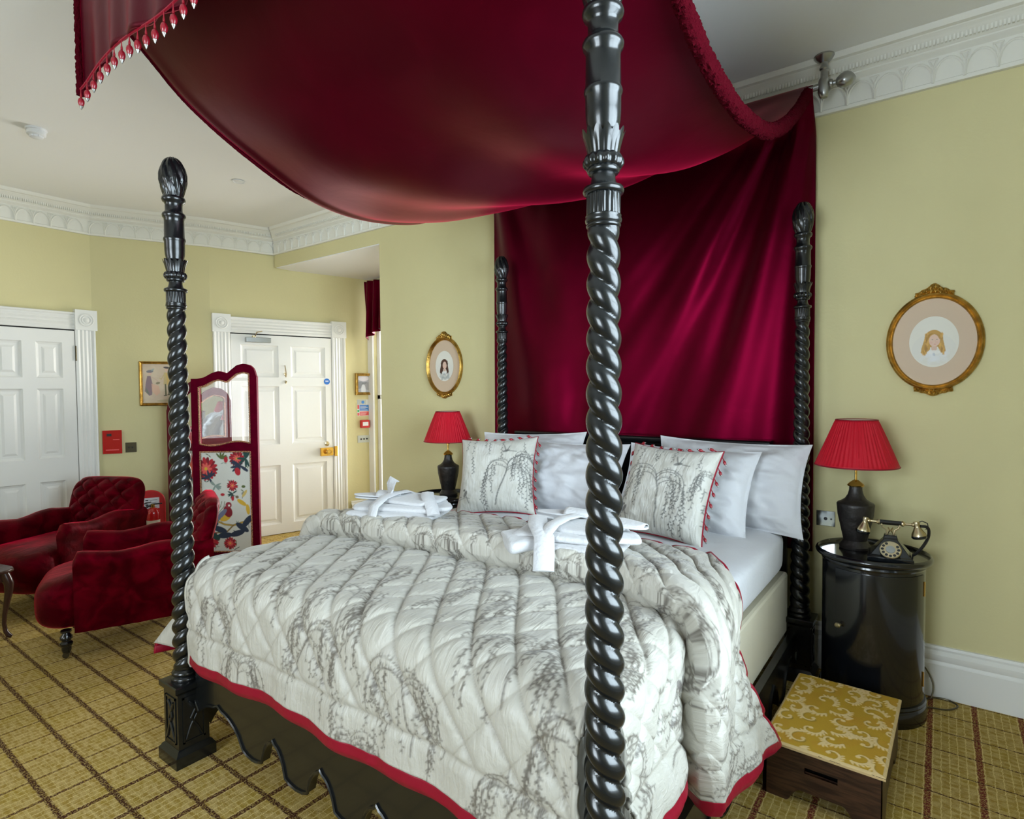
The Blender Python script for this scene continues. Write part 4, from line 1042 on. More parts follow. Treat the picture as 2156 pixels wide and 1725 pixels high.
# wall socket beside the bed
def plate(name, M, x0, x1, z0, z1, m, label, cat, th=.008):
    o = MB().box((x0, z0, .0), (x1, z1, th), M).build(name, m, bevel=.002, smooth=False); return tag(o, label, cat)
M_head = wallM((XJ, YH), (XR, YH))
so = plate('wall_socket', M_head, .995-XJ, 1.083-XJ, .758, .838, 'chrome', 'polished chrome wall socket between the bed post and the bedside cabinet', 'socket')
for dx, rr in ((.044, .009), (.07, .005)):
    MB().lathe([(.0001, 0), (rr, 0), (rr*.8, .004), (.0001, .0045)], n=16, M=M_head @ T(.995-XJ+dx, .797, .008)).build('socket_hole' if rr < .008 else 'socket_switch', 'blackplastic', so)

# ================================================================== STEP STOOL
st = empty('step_stool', (1.205, 1.43, 0), math.radians(-1.5), 'oak bed step with gold scroll-patterned carpet top beside the bed', 'step stool')
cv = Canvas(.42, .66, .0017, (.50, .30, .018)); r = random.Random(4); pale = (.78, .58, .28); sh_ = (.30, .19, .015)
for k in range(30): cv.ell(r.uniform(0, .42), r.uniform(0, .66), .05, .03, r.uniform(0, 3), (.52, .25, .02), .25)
def scroll(x, y, a0, sg, rad, w_):
    pts = []; 
    for i in range(34):
        t = i/33; rr_ = rad*(1-t*.86); a = a0+sg*t*4.9; pts.append((x+rr_*math.cos(a), y+rr_*math.sin(a)))
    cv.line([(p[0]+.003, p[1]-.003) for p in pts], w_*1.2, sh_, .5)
    for i in range(33): cv.line(pts[i:i+2], w_*(1.15-.6*i/33), pale)
    for i in range(0, 16, 2):
        p = pts[i]; a = a0+sg*(i/33)*4.9+sg*.9; cv.ell(p[0]+.009*math.cos(a), p[1]+.009*math.sin(a), .011, .0042, a, pale)
    cv.ell(pts[-1][0], pts[-1][1], w_*.9, w_*.9, 0, pale)
n_ = 0
for i in range(5):
    for j in range(8):
        n_ += 1; scroll(.040+.085*i+r.uniform(-.010, .010), .035+.085*j+(.04 if i % 2 else 0)+r.uniform(-.01, .01), r.uniform(0, 6.28), 1 if n_ % 2 else -1, r.uniform(.040, .050), .0090)
for k in range(20):
    x, y, a = r.uniform(0, .42), r.uniform(0, .66), r.uniform(0, 6.28)
    for q_ in (-.5, 0, .5): cv.ell(x+.014*math.cos(a+q_), y+.014*math.sin(a+q_), .017, .005, a+q_, pale)
W2, D2 = .192, .305; G = np.zeros((190, 290, 3)); U_, V_ = np.meshgrid(np.linspace(-1, 1, 190), np.linspace(-1, 1, 290), indexing='ij')
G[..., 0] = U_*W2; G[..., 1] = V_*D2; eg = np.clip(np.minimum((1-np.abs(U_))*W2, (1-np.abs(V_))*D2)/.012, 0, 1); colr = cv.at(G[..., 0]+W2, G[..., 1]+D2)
G[..., 2] = .210-.006*(1-eg)**2+.0015*(colr[..., 2] > .1)
ed = (np.minimum((1-np.abs(U_))*W2, (1-np.abs(V_))*D2) < .010)[..., None]; colr = np.where(ed, np.array((.62, .46, .22)), colr)
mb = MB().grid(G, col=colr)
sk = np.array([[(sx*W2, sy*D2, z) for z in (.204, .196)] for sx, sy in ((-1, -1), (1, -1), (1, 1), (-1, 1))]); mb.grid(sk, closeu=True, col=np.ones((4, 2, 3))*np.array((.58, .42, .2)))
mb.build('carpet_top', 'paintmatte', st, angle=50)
def side_panel(w_, slot):
    """front board of the step with arched feet and a hand hole"""
    mb = MB(); h = .192; a = w_
    up = [(-a, 0), (-a, h)] ; n = 24; xs_ = np.linspace(-a, a, 49); lo = []
    for x in xs_:
        u = abs(x)/a; lo.append(0 if u > .60 else (.052 if u < .40 else .052*(.60-u)/.20+.006*math.sin((.60-u)/.2*PI)))
    V = []; F = []
    sl = .13
    for x, l in zip(xs_, lo):
        inside = slot and abs(x) < .052
        zz_ = [l, sl-.011, sl+.011, h] if slot else [l, h]
        V += [(x, z, 0) for z in zz_]+[(x, z, .016) for z in zz_]
    k = 8 if slot else 4; hk_ = k//2
    for i in range(48):
        A, B = i*k, (i+1)*k; xm = (xs_[i]+xs_[i+1])/2
        for j in range(hk_-1):
            if slot and j == 1 and abs(xm) < .050: continue
            F += [(A+j, B+j, B+j+1, A+j+1), (A+hk_+j, A+hk_+j+1, B+hk_+j+1, B+hk_+j)]
        F += [(A, A+hk_, B+hk_, B), (A+hk_-1, B+hk_-1, B+k-1, A+k-1)]
    mb.add(V, F); return mb
def placed(mb, M, name): o = mb.build(name, 'oak', st, angle=30); o.matrix_local = M; return o
placed(side_panel(.178, True), Matrix(((1, 0, 0, 0), (0, 0, 1, -.292), (0, 1, 0, 0), (0, 0, 0, 1))), 'front_board')
placed(side_panel(.178, True), Matrix(((1, 0, 0, 0), (0, 0, 1, .276), (0, 1, 0, 0), (0, 0, 0, 1))), 'back_board')
placed(side_panel(.29, False), Matrix(((0, 0, 1, -.192), (1, 0, 0, 0), (0, 1, 0, 0), (0, 0, 0, 1))), 'side_board')
placed(side_panel(.29, False), Matrix(((0, 0, 1, .166), (1, 0, 0, 0), (0, 1, 0, 0), (0, 0, 0, 1))), 'side_board')
MB().box((-.178, -.278, .184), (.178, .278, .190)).build('top_board', 'oak', st, smooth=False)
MB().box((-.165, -.26, .10), (.165, .26, .104)).build('dark_inner_sheet', 'black', st, smooth=False)  # black sheet that darkens the hollow inside of the step

# ================================================================== FRAMED PICTURES
def disc_canvas(parent, name, a, b, z, cv, M, nr=60, nt_=120):
    rr_ = np.linspace(0.001, 1, nr); th = np.arange(nt_)*2*PI/nt_; RR2, TT2 = np.meshgrid(rr_, th, indexing='ij')
    P = np.stack([a*RR2*np.cos(TT2), b*RR2*np.sin(TT2), np.full(RR2.shape, z)], -1)
    return MB().grid(P, closev=True, M=M, col=cv.at(P[..., 0]+a, P[..., 1]+b)).build(name, 'paint', parent, smooth=False)
def oval_portrait(x, z, hair, hair2, dress, label, age):
    t = empty('oval_portrait', (x, YH, z), 0, label, 'picture', 'oval portraits in gilt frames')
    M = Matrix(((1, 0, 0, 0), (0, 0, -1, 0), (0, 1, 0, 0), (0, 0, 0, 1))); a, b = .190, .232
    pr = [(.0, .002), (.0, .018), (-.004, .026), (-.010, .028), (-.014, .022), (-.018, .016), (-.022, .018), (-.025, .014), (-.027, .010), (-.028, .004)]
    th = np.arange(128)*2*PI/128; G = np.zeros((128, len(pr), 3))
    for j, (o_, n) in enumerate(pr): G[:, j] = np.stack([(a+o_)*np.cos(th), (b+o_)*np.sin(th), np.full(128, n)+(.0012*np.cos(th*64) if 4 < j < 8 else 0)], -1)
    fr_ = MB().grid(G, closeu=True, M=M).build('frame', 'gilt', t, angle=50)
    for sg, H in ((1, .040), (-1, .022)):
        c = MB(); r = random.Random(3); n = 60; pts_ = []
        cw = .075
        Xg, Yg = np.meshgrid(np.linspace(-1, 1, 61), np.linspace(0, 1, 22), indexing='ij')
        top_ = H*(np.exp(-(Xg*2.2)**2)*1.0+.18*np.exp(-((np.abs(Xg)-.62)/.14)**2))+.004
        base_ = -.012-.020*Xg**2*1.0
        Yv = base_+(top_-base_)*Yg; Zv = .012+.016*np.sin(Yg*PI)**.5*(1-.5*np.abs(Xg))+.005*np.sin(Xg*26)*np.sin(Yg*9)+.004*vnoise(Xg*14, Yg*8, 3)
        P = np.stack([Xg*cw, sg*(b+Yv), Zv], -1); c.grid(P, M=M)
        P2 = P.copy(); P2[..., 2] = .002; c.grid(P2, M=M); c.build('crest' if sg > 0 else 'foot_ornament', 'gilt', fr_, solid=.003, angle=30)
    mt = Canvas(.40, .48, .002, (.60, .46, .33)); disc_canvas(t, 'mount', a-.024, b-.024, .006, mt, M, 12, 96)
    w_, h_ = .096, .120; cv = Canvas(2*w_, 2*h_, .0009, (.74, .72, .64)); r = random.Random(age); cx = w_
    cv.ell(cx, .085, .085, .075, 0, (.62, .62, .60), .25)
    for k in range(26): cv.ell(cx+r.uniform(-.045, .045), .055+r.uniform(-.035, .02), .02, .008, r.uniform(0, 3), dress, .30)     # loose dress strokes
    cv.ell(cx, .134, .036, .042, 0, hair, 1)
    cv.poly([(cx-.034, .140), (cx-.046, .095), (cx-.050, .068), (cx-.030, .062), (cx-.014, .085), (cx-.012, .130)], hair, 1); cv.poly([(cx+.034, .140), (cx+.042, .100), (cx+.047, .074), (cx+.030, .070), (cx+.018, .090), (cx+.014, .130)], hair, 1)
    for k in range(70):
        sd = r.choice((-1, 1)); y0 = r.uniform(.068, .155); cv.ell(cx+sd*(.025+.004*math.sin((.17-y0)*60)+r.uniform(-.006, .006)+.28*max(0, .115-y0)-.30*max(0, y0-.140)), y0, .0038, .014, r.uniform(-.35, .35), r.choice((hair, hair2, tuple(min(1, c*1.35) for c in hair))), .65)
    cv.ell(cx+.002, .090, .011, .016, 0, (.66, .46, .36), 1)
    cv.ell(cx+.003, .126, .0215, .029, 0, (.72, .51, .40), 1); cv.ell(cx-.010, .116, .007, .006, 0, (.72, .38, .32), .4); cv.ell(cx+.014, .116, .006, .006, 0, (.72, .38, .32), .3)
    for e in (-.005, .0125): cv.ell(cx+e, .130, .0032, .0017, 0, (.16, .18, .20), .8)
    cv.line([(cx+.0055, .128), (cx+.0080, .1185), (cx+.0045, .1172)], .0010, (.52, .32, .26), .6); cv.ell(cx+.0050, .1085, .0046, .0016, 0, (.62, .22, .20), .85)
    for k in range(26):
        sd = r.choice((-1, 1)); cv.line([(cx-.003, .161), (cx+sd*r.uniform(.012, .022), .154-r.uniform(0, .004)), (cx+sd*r.uniform(.021, .030), .132)], .0024, r.choice((hair, hair2)), .45)
    cv.ell(cx, .070, .026, .010, 0, (.80, .79, .76), .8); cv.ell(cx+.002, .060, .005, .008, .3, (.35, .40, .50), .5)
    disc_canvas(t, 'portrait', w_, h_, .008, cv, M)
    return t
oval_portrait(1.487, 1.698, (.52, .30, .07), (.36, .19, .04), (.74, .76, .78), 'oval gilt-framed portrait of a fair-haired child on the wall right of the bed', 2)
oval_portrait(-1.663, 1.680, (.07, .025, .012), (.03, .012, .008), (.30, .34, .34), 'oval gilt-framed portrait of a dark-haired girl on the wall left of the bed', 8)

def rect_picture(name, M, x0, x1, z0, z1, fw, cv, label, mfr='gilt', depth=.022):
    t = empty(name, (0, 0, 0), 0, label, 'picture'); t.matrix_world = M @ T((x0+x1)/2, z0, 0)
    a, b = (x1-x0)/2, (z1-z0)
    pr = [(0, 0), (0, depth), (fw*.3, depth+.006), (fw*.6, depth-.002), (fw*.8, depth), (fw, depth-.010)]
    G = np.array([[(sx*(a-o_), (o_ if sy < 0 else b-o_), n) for o_, n in pr] for sx, sy in ((-1, -1), (1, -1), (1, 1), (-1, 1))])
    MB().grid(G, closeu=True).build('frame', mfr, t, angle=20)
    X, Y = np.meshgrid(np.linspace(-a+fw*.9, a-fw*.9, 110), np.linspace(fw*.9, b-fw*.9, 110), indexing='ij'); P = np.stack([X, Y, np.full(X.shape, .008)], -1)
    MB().grid(P, col=cv.at((X+a)/(2*a)*cv.w, Y/b*cv.h)).build('print', 'paint', t, smooth=False)
    return t
cv = Canvas(.36, .40, .0016, (.60, .49, .36)); r = random.Random(9)
for k in range(60): cv.ell(r.uniform(0, .36), r.uniform(0, .40), .05, .03, r.uniform(0, 3), r.choice(((.66, .56, .42), (.56, .43, .32))), .25)
cv.poly([(.07, .27), (.10, .27), (.115, .20), (.11, .10), (.085, .09), (.045, .13), (.055, .20)], (.20, .13, .18), .85); cv.poly([(.05, .22), (.06, .12), (.09, .10), (.055, .17)], (.14, .20, .13), .8)
cv.poly([(.105, .20), (.17, .18), (.185, .12), (.15, .09), (.11, .13)], (.72, .42, .30), .65); cv.ell(.095, .295, .016, .018, 0, (.66, .45, .35)); cv.ell(.095, .31, .032, .013, .1, (.16, .17, .20), .9); cv.ell(.12, .325, .016, .008, .6, (.3, .38, .36), .8)
cv.line([(.11, .26), (.15, .235), (.165, .22)], .006, (.6, .42, .33)); cv.ell(.165, .205, .020, .010, .2, (.16, .15, .07), .8)
cv.poly([(.22, .30), (.265, .30), (.27, .19), (.215, .19)], (.55, .44, .20), .9); cv.poly([(.235, .30), (.27, .29), (.285, .17), (.25, .18)], (.66, .45, .12), .7)
cv.line([(.232, .19), (.235, .10)], .014, (.12, .12, .06)); cv.line([(.262, .19), (.262, .11)], .013, (.12, .12, .06)); cv.ell(.23, .092, .017, .005, .1, (.08, .08, .05)); cv.ell(.262, .10, .015, .005, .1, (.08, .08, .05))
cv.ell(.245, .325, .014, .018, 0, (.66, .46, .34)); cv.ell(.248, .345, .032, .009, -.1, (.05, .04, .04)); cv.line([(.22, .28), (.195, .24), (.18, .25)], .007, (.55, .44, .2)); cv.ell(.22, .045, .07, .010, .05, (.35, .33, .16), .45)
rect_picture('fashion_print', M_corner, .345, .665, 1.365, 1.778, .026, cv, 'gilt-framed costume print of two strolling figures beside the left bed post')
cv = Canvas(.18, .22, .002, (.45, .47, .55)); cv.ell(.09, .17, .06, .03, 0, (.80, .78, .85), .9); cv.ell(.05, .10, .05, .035, .4, (.25, .27, .30), .8); cv.ell(.14, .09, .05, .04, -.3, (.30, .30, .33), .8); cv.ell(.09, .05, .025, .06, 0, (.75, .78, .82), .8); cv.ell(.10, .12, .03, .012, .3, (.18, .2, .22), .7)
rect_picture('landscape_picture', M_door, 1.470, 1.665, 1.445, 1.690, .030, cv, 'small gilt-framed grey landscape picture above the fire notice', depth=.03)
# wall notices and switches by the entrance door
nt_ = tag(MB().box((1.492, 1.205, 0), (1.632, 1.392, .003), M_door).build('fire_notice', 'whiteplastic', smooth=False), 'coloured fire action notice on the wall between the small picture and red call point', 'notice')
def patch(x0, x1, z0, z1, m, n=.0032, nm='printed_band', par=nt_, M=M_door): return MB().box((x0, z0, n-.0008), (x1, z1, n+.0008), M).build(nm, m, par, smooth=False)
MT['notice_cream'] = mat('cream_label', (.62, .52, .36), .5); MT['noticeblue'] = mat('notice_blue', (.05, .22, .62), .5); MT['noticered'] = mat('notice_red', (.75, .10, .10), .5); MT['noticegreen'] = mat('notice_green', (.06, .42, .14), .5); MT['noticegrey'] = mat('notice_grey', (.52, .55, .50), .5)
patch(1.494, 1.60, 1.335, 1.390, 'noticegrey'); patch(1.520, 1.630, 1.262, 1.330, 'noticeblue'); patch(1.520, 1.630, 1.210, 1.255, 'noticered'); patch(1.494, 1.515, 1.285, 1.330, 'noticered'); patch(1.494, 1.515, 1.250, 1.275, 'noticegreen'); patch(1.494, 1.515, 1.210, 1.240, 'noticered')
MB().lathe([(.0001, 0), (.018, 0), (.018, .001), (.0001, .0011)], n=20, M=M_door @ T(1.56, 1.362, .004)).build('pictogram', 'noticeblue', nt_)
for k, (xa, xb) in enumerate(((1.526, 1.60), (1.526, 1.622), (1.526, 1.59), (1.526, 1.615))): patch(xa, xb, 1.313-.014*k, 1.317-.014*k, 'whiteplastic', .0045, 'text_line')
for k in range(3): patch(1.526, 1.61-.01*k, 1.243-.012*k, 1.246-.012*k, 'whiteplastic', .0045, 'text_line')
cpnt = tag(MB().box((1.520, 1.068, 0), (1.620, 1.158, .045), M_door).build('fire_call_point', 'red_plastic', bevel=.006, smooth=False), 'red break-glass fire call point on the wall above the triple switch', 'fire alarm')
patch(1.537, 1.603, 1.093, 1.136, 'whiteplastic', .0458, 'break_glass', cpnt)
ts = tag(MB().box((1.490, .900, 0), (1.640, .982, .008), M_door).build('light_switch', 'noticegrey', bevel=.002, smooth=False), 'three-gang metal light switch below the red call point', 'switch')
for k in range(3): MB().lathe([(.0001, 0), (.010, 0), (.008, .010), (.0001, .012)], n=14, M=M_door @ T(1.53+.035*k, .941, .008)).build('toggle', 'blackplastic', ts)
# red alarm panel and bronze switch by the other door
ap = tag(MB().box((.052, .935, 0), (.198, 1.148, .020), M_corner).build('alarm_panel', 'red_metal', bevel=.003, smooth=False), 'square red metal panel on the wall just right of the left-hand door', 'alarm panel')
MB().box((.085, 1.095, .020), (.12, 1.118, .026), M_corner).build('catch', 'blackplastic', ap, smooth=False); MB().box((.13, 1.06, .020), (.18, 1.066, .0215), M_corner).build('raised_line', 'noticered', ap, smooth=False)
MB().box((.075, .965, .020), (.175, .975, .0215), M_corner).build('raised_line', 'noticered', ap, smooth=False)
bs = tag(MB().box((.222, .940, 0), (.308, 1.030, .008), M_corner).build('light_switch', 'bronze', bevel=.002, smooth=False), 'dark bronze light switch right of the red alarm panel', 'switch')
MB().box((.245, .978, .008), (.255, .992, .016), M_corner).box((.272, .978, .008), (.282, .992, .016), M_corner).build('rocker', 'blackplastic', bs, smooth=False)

# ================================================================== CEILING FITTINGS
sd = empty('smoke_detector', (-3.04, .125, ZC), 0, 'white smoke detector on the ceiling left of the canopy', 'smoke detector')
MB().lathe([(.0001, 0), (.055, 0), (.056, -.008), (.052, -.012), (.0001, -.0125)], n=36).build('base', 'whiteplastic', sd)
MB().lathe([(.0001, -.012), (.048, -.012), (.050, -.018), (.050, -.034), (.044, -.040), (.036, -.042), (.034, -.052), (.026, -.056), (.0001, -.057)], n=48, rf=lambda T_, Z, R_: R_*(1-.10*(np.cos(T_*8) > .6)*((Z < -.041) & (Z > -.053)))).build('sensor_head', 'whiteplastic', sd)
cs = empty('ceiling_speaker', (-2.91, 1.355, ZC), 0, 'small flush round fitting in the ceiling between the left post and canopy', 'ceiling fitting')
MB().lathe([(.0001, -.001), (.040, -.001), (.046, -.003), (.047, -.007), (.040, -.008), (.036, -.004), (.0001, -.004)], n=36).build('rim', 'whiteplastic', cs)

# ================================================================== ALCOVE CURTAIN
AY = 3.345
xs = np.linspace(-3.775+.035, XJ-.06, 150); zs = np.linspace(0, 1, 30); X, Q = np.meshgrid(xs, zs, indexing='ij')
hem = 2.06+.30*(1-np.abs((X+3.10)/.64)**2).clip(0, 1)*.55; Z = 2.72+(hem-2.72)*Q; Yv = AY-.09-.035*np.sin(X*58+Q*1.5)*(.6+.5*Q)-.03*Q
Xs = X+(.045*Q)*np.where(X < -3.1, 1, -1)*(1-np.abs(X+3.10)*0)
o = MB().grid(np.stack([Xs, Yv, Z], -1)).build('window_valance', 'velvet', solid=.005, angle=80); tag(o, 'short crimson gathered valance over the alcove window', 'valance')
sc_ = MB()
for sg, xe in ((1, -3.735), (-1, XJ-.05)):
    U_, V_ = np.meshgrid(np.linspace(0, 1, 30), np.linspace(0, 1, 50), indexing='ij')
    wid = .30*(1-V_)**1.3+.07; Xc = xe+sg*(.13+.30*V_+U_*wid*.8); Zc = 2.70-1.25*V_; Yc2 = AY-.055-.018*np.sin(U_*38)
    o = MB().grid(np.stack([Xc, Yc2, Zc], -1)).build('net_curtain', 'linen', solid=.002, angle=80)
    tag(o, 'white tied-back net curtain at the left side of the alcove window' if sg > 0 else 'white tied-back net curtain at the right side of the alcove window', 'curtain', 'net curtains at the alcove window')

# ================================================================== ARMCHAIRS AND SIDE TABLE
def armchair(label):
    """front at y=0, back towards +y, width 0.68"""
    t = empty('armchair', (0, 0, 0), 0, label, 'armchair', 'button-back velvet armchairs')
    # seat with bulging front
    U = np.linspace(0, 2*PI, 91)[:-1]; Wv = np.linspace(-PI/2, PI/2, 31); UU, WW = np.meshgrid(U, Wv, indexing='ij'); se = lambda a, p: np.sign(a)*np.abs(a)**p
    X = .285*se(np.cos(WW), .38)*se(np.cos(UU), .38); Y = .235+.385*se(np.cos(WW), .40)*se(np.sin(UU), .40); Z = .300+.155*se(np.sin(WW), .60)
    Z = Z+.010*vnoise(X*9, Y*9, 2)+.010*np.clip(Z-.36, 0, 1)*np.sin(X*12); X = X*(1+.03*(Y < 0)); 
    MB().grid(np.stack([X, Y, Z], -1), closeu=True, capv=True).build('seat', 'chair', t, angle=80)
    for sx in (-1, 1):                                       # padded scroll arms
        sec = [(-.050, .155), (-.050, .46), (-.058, .52), (-.056, .555), (-.040, .582), (-.012, .595), (.018, .588), (.038, .566), (.042, .540), (.030, .508), (.022, .46), (.020, .155)]
        ys = np.linspace(.045, .74, 34); G = np.zeros((len(ys), len(sec), 3))
        for i, y in enumerate(ys):
            e = min(1, (y-.045)/.03); k = .80+.20*math.sqrt(max(0, 1-(1-e)**2))
            wz = .012*math.sin(y*15+.8)+.010*max(0, y-.3)
            for j, (a, z) in enumerate(sec):
                zz = z+(wz if z > .5 else 0); cxz = (-.015, .36); G[i, j] = (sx*(.300+cxz[0]+(a-cxz[0])*k), y-.0, cxz[1]+(zz-cxz[1])*(k if z > .4 else 1)+.004*vnoise(np.array(y*20), np.array(z*20.+a*30), 3))
        mb = MB().grid(G, closev=True); mb.add(G[0], [tuple(range(len(sec)))]); mb.add(G[-1], [tuple(range(len(sec)))])
        o = mb.build('arm', 'chair', t, angle=60)
    # buttoned back
    nU, nV = 96, 84; u = np.linspace(-1, 1, nU); v = np.linspace(-1, 1, nV); Ug, Vg = np.meshgrid(u, v, indexing='ij')
    U2 = np.sign(Ug)*np.abs(Ug)**.8; V2 = np.sign(Vg)*np.abs(Vg)**.8
    rr_ = (np.abs(U2)**5+np.abs(V2)**5)**(1/5); sq = np.maximum(np.abs(U2), np.abs(V2)); kf = np.where(rr_ > 1e-6, sq/np.maximum(rr_, 1e-6), 1)
    X = .315*U2*kf*(1-.05*(V2 < 0)*np.abs(V2)); Y = .265*V2*kf
    Tk = .085*((1-np.abs(U2)**4)*(1-np.abs(V2)**4)).clip(0)**.38
    ca = .15; cb = .125; p1 = X/ca+Y/cb; p2 = X/ca-Y/cb
    cell = (np.abs(np.sin(p1*PI/1))*np.abs(np.sin(p2*PI/1))).clip(0)**.45
    msk = (1-np.clip(sq/.93, 0, 1)**8)*sstep(Y, -.20, -.12)
    Tf = Tk+.020*(cell-.75)*msk*2
    mb = MB(); mb.grid(np.stack([X, Y, Tf+.002], -1)); mb.grid(np.stack([X, Y, -Tk*.45-.002], -1), flip=True)
    k = nU*nV; rim = [(i, 0) for i in range(nU)]+[(nU-1, j) for j in range(1, nV)]+[(i, nV-1) for i in range(nU-2, -1, -1)]+[(0, j) for j in range(nV-2, 0, -1)]
    mb.f += [(i*nV+j, a*nV+b, k+a*nV+b, k+i*nV+j) for (i, j), (a, b) in zip(rim, rim[1:]+rim[:1])]
    Mb = T(0, .705, .562) @ R(math.radians(75), 'X'); bk = mb.build('backrest', 'chair', t, angle=85); bk.matrix_local = Mb
    for iy in range(3):
        for ix in range(-2, 3):
            bx = ix*ca/1+(ca/2 if iy % 2 else 0); by = .17-iy*cb/2*1.0*2/2
            if abs(bx) > .24: continue
            MB().lathe([(.0001, -.006), (.009, -.004), (.007, .004), (.0001, .006)], n=12, M=T(bx*1.0, by, .066)).build('button', 'chair', bk)
    # rear frame below the back
    MB().box((-.285, .64, .155), (.285, .745, .40)).build('back_rail', 'chair', t, bevel=.02)
    for sx in (-1, 1):
        lg = MB().lathe([(.0001, .160), (.026, .160), (.027, .150), (.018, .145), (.020, .138), (.030, .125), (.030, .112), (.022, .104), (.022, .098), (.031, .088), (.031, .078), (.023, .068), (.024, .050), (.019, .036), (.0001, .036)][::-1], (sx*.245, .00), n=28).build('leg', 'ebony2', t)
        MB().lathe([(.0001, .040), (.018, .040), (.017, .028), (.010, .024), (.0001, .024)][::-1], (sx*.245, .0), n=20).lathe([(.0001, -.006), (.016, -.005), (.017, .0), (.016, .005), (.0001, .006)], n=20, M=T(sx*.245, -.004, .0175) @ R(PI/2, 'Y')).build('castor', 'bronze', lg)
        MB().add([(sx*.235-.02, .66, .16), (sx*.235+.02, .66, .16), (sx*.235+.02, .70, .16), (sx*.235-.02, .70, .16), (sx*.235-.013, .70, 0), (sx*.235+.013, .70, 0), (sx*.235+.013, .726, 0), (sx*.235-.013, .726, 0)], [(0, 3, 2, 1), (4, 5, 6, 7), (0, 1, 5, 4), (1, 2, 6, 5), (2, 3, 7, 6), (3, 0, 4, 7)]).build('leg', 'ebony2', t, smooth=False)
    return t
def place(t, ox, oy, hdeg, W_=.68):
    h = math.radians(hdeg); d = Vector((math.cos(h), math.sin(h), 0)); sdv = Vector((-math.sin(h), math.cos(h), 0))
    c = Vector((ox, oy, 0))+sdv*(W_/2-.05); t.location = c; t.rotation_euler = (0, 0, h-PI/2)
ch1 = armchair('crimson velvet armchair nearest the bed, seen from its side behind the twisted post')
ch2 = copy_tree(ch1); ch2['label'] = 'crimson velvet armchair with deep-buttoned back facing the room in front of the left-hand door'
place(ch1, -2.37, 0.0, 68); place(ch2, -3.22, .20, 117)

tb = empty('side_table', (-3.17, -.36, 0), math.radians(16), 'small dark wooden table with cabriole legs at the left edge of the picture', 'side table')
hw, hd = .27, .27
pl_t = []
for i in range(40):
    a = 2*PI*i/40; q = (abs(math.cos(a))**5+abs(math.sin(a))**5)**(-1/5); pl_t.append((hw*q*math.cos(a)*(1+.02*math.cos(8*a)), hd*q*math.sin(a)*(1+.02*math.cos(8*a))))
MB().prism(pl_t, .408, .428).build('table_top', 'walnut', tb, bevel=.006, angle=40)
for (a, b) in (((-.215, -.215), (.215, -.20)), ((-.215, .20), (.215, .215)), ((-.215, -.215), (-.20, .215)), ((.20, -.215), (.215, .215))):
    MB().box((a[0], a[1], .350), (b[0], b[1], .408)).build('apron', 'walnut', tb, bevel=.003, smooth=False)
for sx in (-1, 1):
    for sy in (-1, 1):
        q = [(0, .40), (.010, .37), (.022, .335), (.020, .29), (.008, .22), (-.004, .15), (-.008, .09), (-.002, .045), (.012, .018), (.026, .010)]
        rr_ = [.026, .027, .025, .021, .016, .0125, .011, .012, .015, .010]
        MB().tube([(sx*(.205+a*.72), sy*(.205+a*.72), z) for a, z in q], rr_, 12).build('leg', 'walnut', tb, angle=60)

# ================================================================== FOLDING SCREEN
scr = empty('folding_screen', (-3.56, 1.26, 0), 0, 'three-fold screen in wine velvet with glazed upper panels and bird-printed lower panels', 'folding screen')
def frame_top(u, kind):
    """outer top edge height at 0..1 across the panel"""
    if kind == 0:                       # leading panel: shoulder, small hump, notch, tall hump
        k = np.interp(u, [0, .10, .20, .32, .42, .50, .545, .60, .70, .80, .90, .965, 1.0], [1.600, 1.600, 1.612, 1.648, 1.664, 1.654, 1.642, 1.668, 1.712, 1.724, 1.712, 1.680, 1.600])
    elif kind == 1: k = np.interp(u, [0, .25, .5, .8, .93, 1.0], [1.600, 1.56, 1.50, 1.44, 1.40, 1.32])
    else: k = np.interp(u, [0, .12, .28, .42, .48, .56, .70, .84, .94, 1.0], [1.32, 1.44, 1.50, 1.49, 1.46, 1.50, 1.535, 1.52, 1.48, 1.40])
    return k
